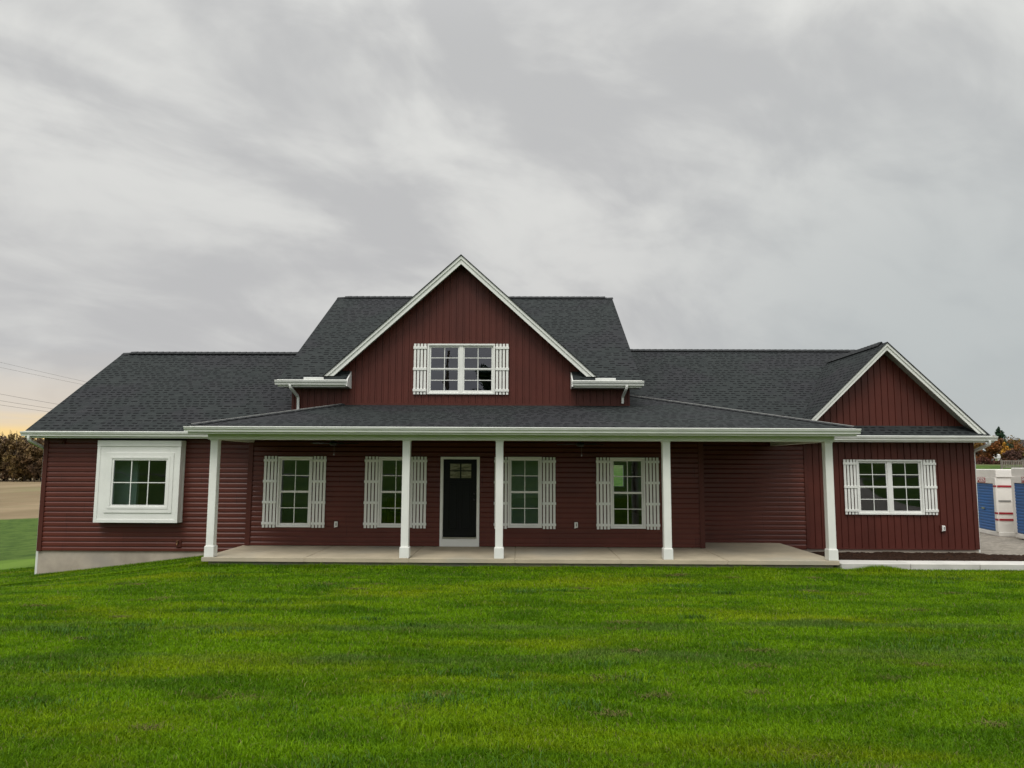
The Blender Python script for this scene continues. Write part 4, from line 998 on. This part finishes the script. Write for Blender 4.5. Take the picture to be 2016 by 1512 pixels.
def crown_points(r_, H, Rr, base, n, clumps, kind='round'):
    pts = []
    for k in range(clumps):
        if kind == 'cone':
            h = base + (H - base) * (k + 0.5) / clumps; rad = Rr * (1 - (h - base) / (H - base)) ** 0.85 + 0.15
            a = r_.uniform(0, 6.28); q = rad * r_.uniform(0.35, 0.85)
            c = np.array([math.cos(a) * q, math.sin(a) * q, h - q * 0.2]); cr = np.array([rad * 0.5, rad * 0.5, 0.25 * (H - base) / 3])
        else:
            u = r_.normal(0, 1, 3); u /= np.linalg.norm(u); q = r_.uniform(0.45, 0.92)
            mid = (H + base) / 2; hh = (H - base) / 2
            c = np.array([u[0] * Rr * q, u[1] * Rr * q, mid + u[2] * hh * q]); cr = np.array([1, 1, 0.8]) * Rr * r_.uniform(0.2, 0.38)
        m_ = n // clumps; d_ = r_.normal(0, 1, (m_, 3)); d_ /= np.linalg.norm(d_, axis=1)[:, None]
        pts.append(c + d_ * cr * (r_.random((m_, 1)) ** 0.45))
    return np.concatenate(pts)
def tree(name, x, y, H, Rr, material, label, cat, seed, n=2500, clumps=26, leaf=0.16, kind='round', base=None, group=None, zoff=0.0, trunk_r=None):
    z = ground_z(x, y) + zoff; t = empty(name, (x, y, z)); tag(t, label, cat, group)
    r_ = np.random.default_rng(seed); base = H * 0.22 if base is None else base
    tb = MB(); tr = trunk_r or 0.035 * H; top = base + (H - base) * (0.9 if kind == 'cone' else 0.55)
    tb.tube([(0, 0, -0.3), (0.02 * H, 0, base * 0.6), (0, 0.02 * H, base + (top - base) * 0.5), (0.02 * H, 0, top)], [tr * 1.25, tr, tr * 0.65, tr * 0.2], 7)
    for k in range(7):
        a = k * 2.4; h0 = base * 0.8 + (top - base) * (k / 8); l = Rr * (0.75 if kind != 'cone' else 0.75 * (1 - k / 9))
        tb.tube([(0, 0, h0), (math.cos(a) * l * 0.5, math.sin(a) * l * 0.5, h0 + l * 0.35), (math.cos(a) * l, math.sin(a) * l, h0 + l * 0.75)], [tr * 0.45, tr * 0.3, tr * 0.1], 5)
    tb.build('trunk', BARK, t, smooth=True)
    leaf_mesh('crown', crown_points(r_, H, Rr, base, n, clumps, kind), leaf, material, t, seed + 1)
    return t
ORANGE = leaf_mat('autumn_orange_leaves', [(0.20, 0.075, 0.022), (0.12, 0.055, 0.02), (0.13, 0.09, 0.022)])
YELLOW = leaf_mat('autumn_yellow_leaves', [(0.42, 0.22, 0.03), (0.30, 0.16, 0.025), (0.25, 0.15, 0.03)])
DGREEN = leaf_mat('conifer_needles', [(0.020, 0.048, 0.028), (0.030, 0.065, 0.032), (0.024, 0.05, 0.030)])
OLIVE = leaf_mat('olive_leaves', [(0.14, 0.12, 0.035), (0.19, 0.16, 0.05), (0.11, 0.10, 0.04)])
PURPLE = leaf_mat('purple_brown_leaves', [(0.085, 0.045, 0.038), (0.12, 0.065, 0.05), (0.07, 0.035, 0.03)])
REDL = leaf_mat('autumn_red_leaves', [(0.24, 0.055, 0.03), (0.17, 0.045, 0.028), (0.16, 0.07, 0.03)])
BGREEN = leaf_mat('dark_green_leaves', [(0.020, 0.040, 0.014), (0.030, 0.055, 0.018), (0.035, 0.045, 0.015)], 0.4)
WOODS = leaf_mat('mixed_autumn_woods', [(0.120, 0.075, 0.045), (0.165, 0.115, 0.042), (0.095, 0.068, 0.055)], 0.09)  # leaf colours lightened, distance haze is mixed into them
def px_at(xpx, y): return (xpx - 1025) / 1456 * y      # ground plan x for a bearing, used once when laying the trees out
TR = [('maple_tree', 48.6, 78.0, 3.1, 1.7, ORANGE, 'orange and brown autumn tree nearest the right end of the house roof', 'tree', 'round', 0.5),
      ('conifer_tree', 57.8, 90.0, 4.1, 1.7, DGREEN, 'tall thin dark green conifer rising behind the yellow tree', 'tree', 'cone', 0.7),
      ('yellow_tree', 54.6, 85.0, 2.3, 1.4, YELLOW, 'small bright yellow autumn tree below the conifer', 'tree', 'round', 0.4),
      ('bare_shrub', 54.0, 82.0, 1.55, 0.95, PURPLE, 'dark purple-brown shrub just right of the yellow tree', 'shrub', 'round', 0.1),
      ('russet_tree', 62.6, 94.0, 2.9, 3.0, ORANGE, 'wide russet tree behind the olive bush near the right edge', 'tree', 'round', 0.8),
      ('red_tree', 66.2, 92.0, 4.0, 2.2, REDL, 'deep red autumn tree at the right edge of the photo', 'tree', 'round', 0.9),
      ('olive_bush', 55.0, 80.0, 1.7, 1.15, OLIVE, 'round olive-yellow bush near the right edge above the grey fence', 'bush', 'round', 0.1),
      ('green_shrub', 52.2, 84.0, 1.55, 0.65, DGREEN, 'small dark green shrub standing in front of the yellow tree', 'shrub', 'round', 0.1),
      ('brown_shrub', 50.0, 82.0, 1.9, 0.8, ORANGE, 'small brown shrub right beside the white pickup truck', 'shrub', 'round', 0.1)]
for i, (nm, x, y, H, Rr, mt, lb, ct, kd, bs) in enumerate(TR):
    tree(nm, x, y, H, Rr, mt, lb, ct, 100 + i, n=2600, clumps=24 if kd == 'round' else 34, leaf=0.13, kind=kd, base=bs)
# low red hedge in front of the truck
q = np.random.default_rng(5); n = 5200
hx = q.uniform(44.0, 60.0, n); hy = 76.5 + q.normal(0, 0.35, n); hz = np.array([ground_z(a, b) for a, b in zip(hx, hy)]) + q.random(n) * (0.50 + 0.25 * np.sin(hx * 2.3))
o = leaf_mesh('hedge', np.stack([hx, hy, hz], 1), 0.12, leaf_mat('red_hedge_leaves', [(0.09, 0.028, 0.022), (0.07, 0.04, 0.025), (0.11, 0.05, 0.03)]), None, 6)
tag(o, 'long low dark red hedge on the rise behind the storage containers', 'hedge')
# the wood beyond the field on the left
WZ = lambda x, y: ground_z(x, y)
pts = []; q = np.random.default_rng(9)
tk = MB()
for k in range(150):
    y = q.uniform(262, 300); x = -q.uniform(0.50, 0.80) * y
    H = q.uniform(13.0, 17.5) + (y - 262) * 0.05 + 1.0 * math.sin(x * 0.09); Rr = q.uniform(3.2, 5.2)
    cp = crown_points(q, H, Rr, H * 0.02, 1500, 26); cp[:, 0] += x; cp[:, 1] += y; cp[:, 2] += WZ(x, y); pts.append(cp)
    tk.tube([(x, y, WZ(x, y)), (x + 0.3, y, WZ(x, y) + H * 0.6), (x, y, WZ(x, y) + H * 1.02)], [0.35, 0.2, 0.05], 5)
    for j in range(5):
        a = q.uniform(0, 6.28); l = Rr * 0.8; h0 = H * q.uniform(0.5, 0.85)
        tk.tube([(x, y, WZ(x, y) + h0), (x + math.cos(a) * l, y + math.sin(a) * l, WZ(x, y) + h0 + l * 0.9)], [0.12, 0.03], 4)
wood = leaf_mesh('woods', np.concatenate(pts), 0.62, WOODS, None, 10); tag(wood, 'autumn woods at the far edge of the bare field left of the house', 'woods', kind='stuff')
wt = tk.build('trunk', BARK, wood)
# ------------------------------------------------------------------ storage containers
def lettering(txt, size, material, parent, loc, rot, name='lettering'):
    cu = bpy.data.curves.new(name, 'FONT'); cu.body = txt; cu.size = size; cu.extrude = 0.002; cu.offset = size * 0.012
    cu.align_x = 'CENTER'; cu.align_y = 'CENTER'; cu.materials.append(material)
    tmp = bpy.data.objects.new(name, cu); COL.objects.link(tmp); bpy.context.view_layer.update()
    me = bpy.data.meshes.new_from_object(tmp); bpy.data.objects.remove(tmp); me.name = name
    o = bpy.data.objects.new(name, me); COL.objects.link(o); o.parent = parent; o.location = loc; o.rotation_euler = rot
    return o
LETW = mat('sign_white', (0.85, 0.84, 0.82), 0.5, 0.3, var=0)
def container(label, P, ang, H=2.52, wd=2.4, ln=4.6):
    """P is the near corner of the door end; the door faces local -x, the body runs along +x"""
    t = empty('storage_container', P, ang); tag(t, label, 'container', 'portable storage containers in the gravel yard')
    q = MB(); q.box(0.03, ln, 0.03, wd - 0.03, 0.16, H - 0.30)
    for zc_ in (0.62, 1.28, 1.94): pass
    q.build('body', POD, t, bevel=0.01)
    q = MB(); q.box(-0.01, ln + 0.02, -0.01, wd + 0.01, H - 0.295, H); q.build('top_band', POD, t, bevel=0.02)
    q = MB(); q.box(-0.02, ln + 0.02, -0.02, wd + 0.02, 0.0, 0.155)
    q.build('base_rail', POD, t, bevel=0.015)
    q = MB(); q.box(-0.04, 0.028, 0.0, 0.20, 0.16, H - 0.30); q.box(-0.04, 0.028, wd - 0.20, wd, 0.16, H - 0.30); q.box(-0.04, 0.028, 0.20, wd - 0.20, H - 0.52, H - 0.30)
    q.build('door_frame', POD, t, bevel=0.008)
    q = MB(); z = 0.17; n = 16; dzv = (H - 0.53 - 0.17) / n
    for k in range(n):
        prof = [(0.0, 0), (-0.018, dzv * 0.25), (-0.018, dzv * 0.75), (0.0, dzv * 0.96), (0.0, dzv)]
        for (oa, za), (ob, zb) in zip(prof[:-1], prof[1:]):
            q.add([(0.0 + oa, 0.20, z + za), (0.0 + oa, wd - 0.20, z + za), (0.0 + ob, wd - 0.20, z + zb), (0.0 + ob, 0.20, z + zb)], [(0, 1, 2, 3)])
        z += dzv
    dr_ = q.build('roll_up_door', PODB, t, fix=False)
    q = MB(); q.box(-0.05, -0.02, wd / 2 - 0.13, wd / 2 + 0.13, 0.93, 0.99); q.build('door_handle', NICK, dr_)
    for (zc_) in (0.60, 0.83, 1.80):
        q = MB(); q.box(-0.045, 0.0, -0.006, 0.17, zc_ - 0.035, zc_ + 0.035); q.build('red_stripe', PODR, t)
        q = MB(); q.box(0.03, 0.52, 0.012, 0.029, zc_ - 0.035, zc_ + 0.035); q.build('red_stripe', PODR, t)
    q = MB(); q.box(0.05, 0.45, 0.014, 0.029, 1.24, 1.30); q.build('label_plate', GREYM, t)
    q = MB(); q.box(1.2, 1.6, -0.03, -0.021, 0.04, 0.10); q.build('label_plate', GREYM, t)
    q = MB(); q.box(-0.052, -0.041, wd / 2 - 0.36, wd / 2 + 0.36, H - 0.50, H - 0.31); sg = q.build('logo_sign', PODR, t)
    lettering('PODS', 0.21, LETW, sg, (-0.0545, wd / 2, H - 0.405), (math.pi / 2, 0, -math.pi / 2)).scale = (1.25, 1, 1)
    return t
a_ = math.atan2(-0.2, 0.98)
container('white storage container with blue roll-up door, partly hidden behind the house corner', (17.3, 27.35, ground_z(17.3, 27.35) + 0.03), a_, H=1.97 - ground_z(17.3, 27.35) - 0.03)
container('nearer white storage container with blue roll-up door, cut off by the right edge', (16.75, 24.0, ground_z(16.75, 24.0) + 0.03), a_, H=2.03 - ground_z(16.75, 24.0) - 0.03)
# ------------------------------------------------------------------ pickup truck
def pickup(x, y, rz):
    z = ground_z(x, y); t = empty('pickup_truck', (x, y, z), rz); tag(t, 'small distant white pickup truck parked among the autumn shrubs', 'truck')
    q = MB()
    prof = [(-2.6, 0.45), (2.6, 0.45), (2.65, 0.62), (2.6, 0.95), (1.35, 1.02), (0.75, 1.62), (-0.55, 1.66), (-0.75, 1.05), (-2.6, 1.05), (-2.65, 0.6)]
    q.prism([(a, -0.88, b) for a, b in prof], (0, 1.76, 0)); q.build('body', TRUCKW, t, bevel=0.06)
    for s_ in (-1, 1):
        q = MB(); y_ = 0.885 * s_
        q.prism([(0.12, y_, 1.06), (1.16, y_, 1.06), (0.70, y_, 1.53), (0.12, y_, 1.55)], (0, 0.012 * s_, 0)); q.build('side_window', DGLASS, t)
        q = MB(); q.prism([(-0.62, y_, 1.08), (0.04, y_, 1.06), (0.04, y_, 1.55), (-0.50, y_, 1.56)], (0, 0.012 * s_, 0)); q.build('side_window', DGLASS, t)
        for xx in (-1.65, 1.70):
            q = MB(); q.lathe((xx, y_ - 0.1 * s_, 0.36), [(0.0, -0.11), (0.30, -0.12), (0.36, -0.08), (0.36, 0.08), (0.30, 0.12), (0.0, 0.11)], 18, axis='y'); wh = q.build('wheel', TYRE, t, smooth=False)
            q = MB(); q.lathe((xx, y_ + 0.03 * s_, 0.36), [(0.0, -0.01), (0.19, -0.02), (0.2, 0.01), (0, 0.02)], 14, axis='y'); q.build('rim', GREYM, wh)
    q = MB(); q.prism([(1.33, -0.75, 1.05), (1.33, 0.75, 1.05), (0.80, 0.68, 1.58), (0.80, -0.68, 1.58)], (0.02, 0, 0.015)); q.build('windscreen', DGLASS, t)
    return t
pickup(51.2, 85.0, R(-12))
# grey slatted deck fence
fx, fy = 41.0, 62.0; fz = ground_z(fx, fy)
ft = empty('slat_fence', (fx, fy, fz), R(4)); tag(ft, 'short grey wooden slat fence above the nearer storage container', 'fence')
q = MB(); q.box(-1.3, 2.4, -0.03, 0.03, 0.62, 0.70); q.box(-1.3, 2.4, -0.03, 0.03, 0.12, 0.18)
q.build('rail', WOODG, ft)
q = MB()
for k in range(24): q.box(-1.25 + 0.15 * k, -1.18 + 0.15 * k, -0.05, -0.031, 0.08, 0.66)
q.build('slat_panel', WOODG, ft)
for xx in (-1.36, 0.5, 2.4):
    q = MB(); q.box(xx, xx + 0.09, -0.05, 0.05, -0.3, 0.78); q.build('post', WOODG, ft)
# white house far off at the right edge
hx_, hy_ = 64.3, 95.0; hz_ = ground_z(hx_, hy_)
wh_ = empty('white_house', (hx_, hy_, hz_)); tag(wh_, 'small distant white house half hidden by autumn trees at the right edge', 'house')
q = MB(); q.box(0, 7, 0, 6, -0.3, 1.5); q.build('wall', mat('distant_white_siding', (0.7, 0.7, 0.68), 0.7, 0.3, var=0.03), wh_)
q = MB(); q.prism([(-0.3, -0.4, 1.42), (-0.3, 6.4, 1.42), (-0.3, 3.0, 2.9)], (7.6, 0, 0)); q.build('roof', SHCAP, wh_)
for k in range(3):
    q = MB(); q.box(0.8 + 2 * k, 1.5 + 2 * k, -0.03, 0.0, 0.5, 1.2); q.build('window', DGLASS, wh_)
# ------------------------------------------------------------------ power lines on the left
labs = ['topmost of the five power lines left of the house', 'second highest of the five power lines left of the house', 'third of the five power lines left of the house, lowest group of three',
        'fourth power line from the top, left of the house', 'lowest of the five power lines left of the house']
WP = [((0, 711), (168, 750)), ((0, 721), (165, 756)), ((0, 773.5), (118, 795)), ((0, 786.5), (106, 803.5)), ((0, 795), (98, 809.5))]
for k, ((xa, ya), (xb, yb2)) in enumerate(WP):
    D = 120.0
    def bp(x_, y_, Yp):
        v = r2 * ((x_ - 1008) / F_PX) + u2 * ((756 - y_) / F_PX) + fw; return Vector((0, 0, EYE)) + v * (Yp / v.y)
    A = bp(xa, ya, D); B = bp(xb, yb2, D + 4); dv = (B - A)
    P0 = A - dv * 3.0; P1 = B + dv * 2.5; n = 24; path = []
    for i in range(n + 1):
        s_ = i / n; p = P0.lerp(P1, s_); p.z += 0.9 * (4 * (s_ - 0.5) ** 2 - 0.2); path.append(p)
    q = MB(); q.tube(path, 0.022 if k > 1 else 0.016, 5); tag(q.build('power_line', WIRE), labs[k], 'power line', 'power lines crossing the sky on the left')
# ------------------------------------------------------------------ what stands behind the photographer (seen in the window panes)
zz0 = ground_z(-5.9, -20)
up_ = empty('utility_pole', (-5.9, -20, zz0)); tag(up_, 'wooden utility pole behind the photographer, seen only as a reflection in the upper window', 'utility pole')
q = MB(); q.tube([(0, 0, -0.5), (0, 0, 11.2 - zz0)], [0.17, 0.12], 10); q.build('pole', BARK, up_, smooth=True)
q = MB(); q.box(-0.6, 0.35, -0.06, 0.06, 10.5 - zz0, 10.62 - zz0); q.build('cross_arm', BARK, up_)
tree('shade_tree', -2.6, -40, 12.6 - ground_z(0, -40), 2.9, BGREEN, 'dark tree behind the photographer, reflected in the lower right panes of the upper window', 'tree', 300, n=5000, clumps=40, leaf=0.3, kind='round', base=2.0)
pts = []; q = np.random.default_rng(19)
for k in range(60):
    x = -170 + 340 * k / 59 + q.uniform(-2, 2); y = -62 + q.uniform(-4, 4); H = q.uniform(4.0, 6.0)
    cp = crown_points(q, H, 3.6, 0.1, 700, 12); cp[:, 0] += x; cp[:, 1] += y; cp[:, 2] += ground_z(x, y); pts.append(cp)
o = leaf_mesh('thicket', np.concatenate(pts), 0.45, BGREEN, None, 20); tag(o, 'dark thicket beyond the road behind the photographer, reflected in the ground-floor windows', 'thicket', kind='stuff')
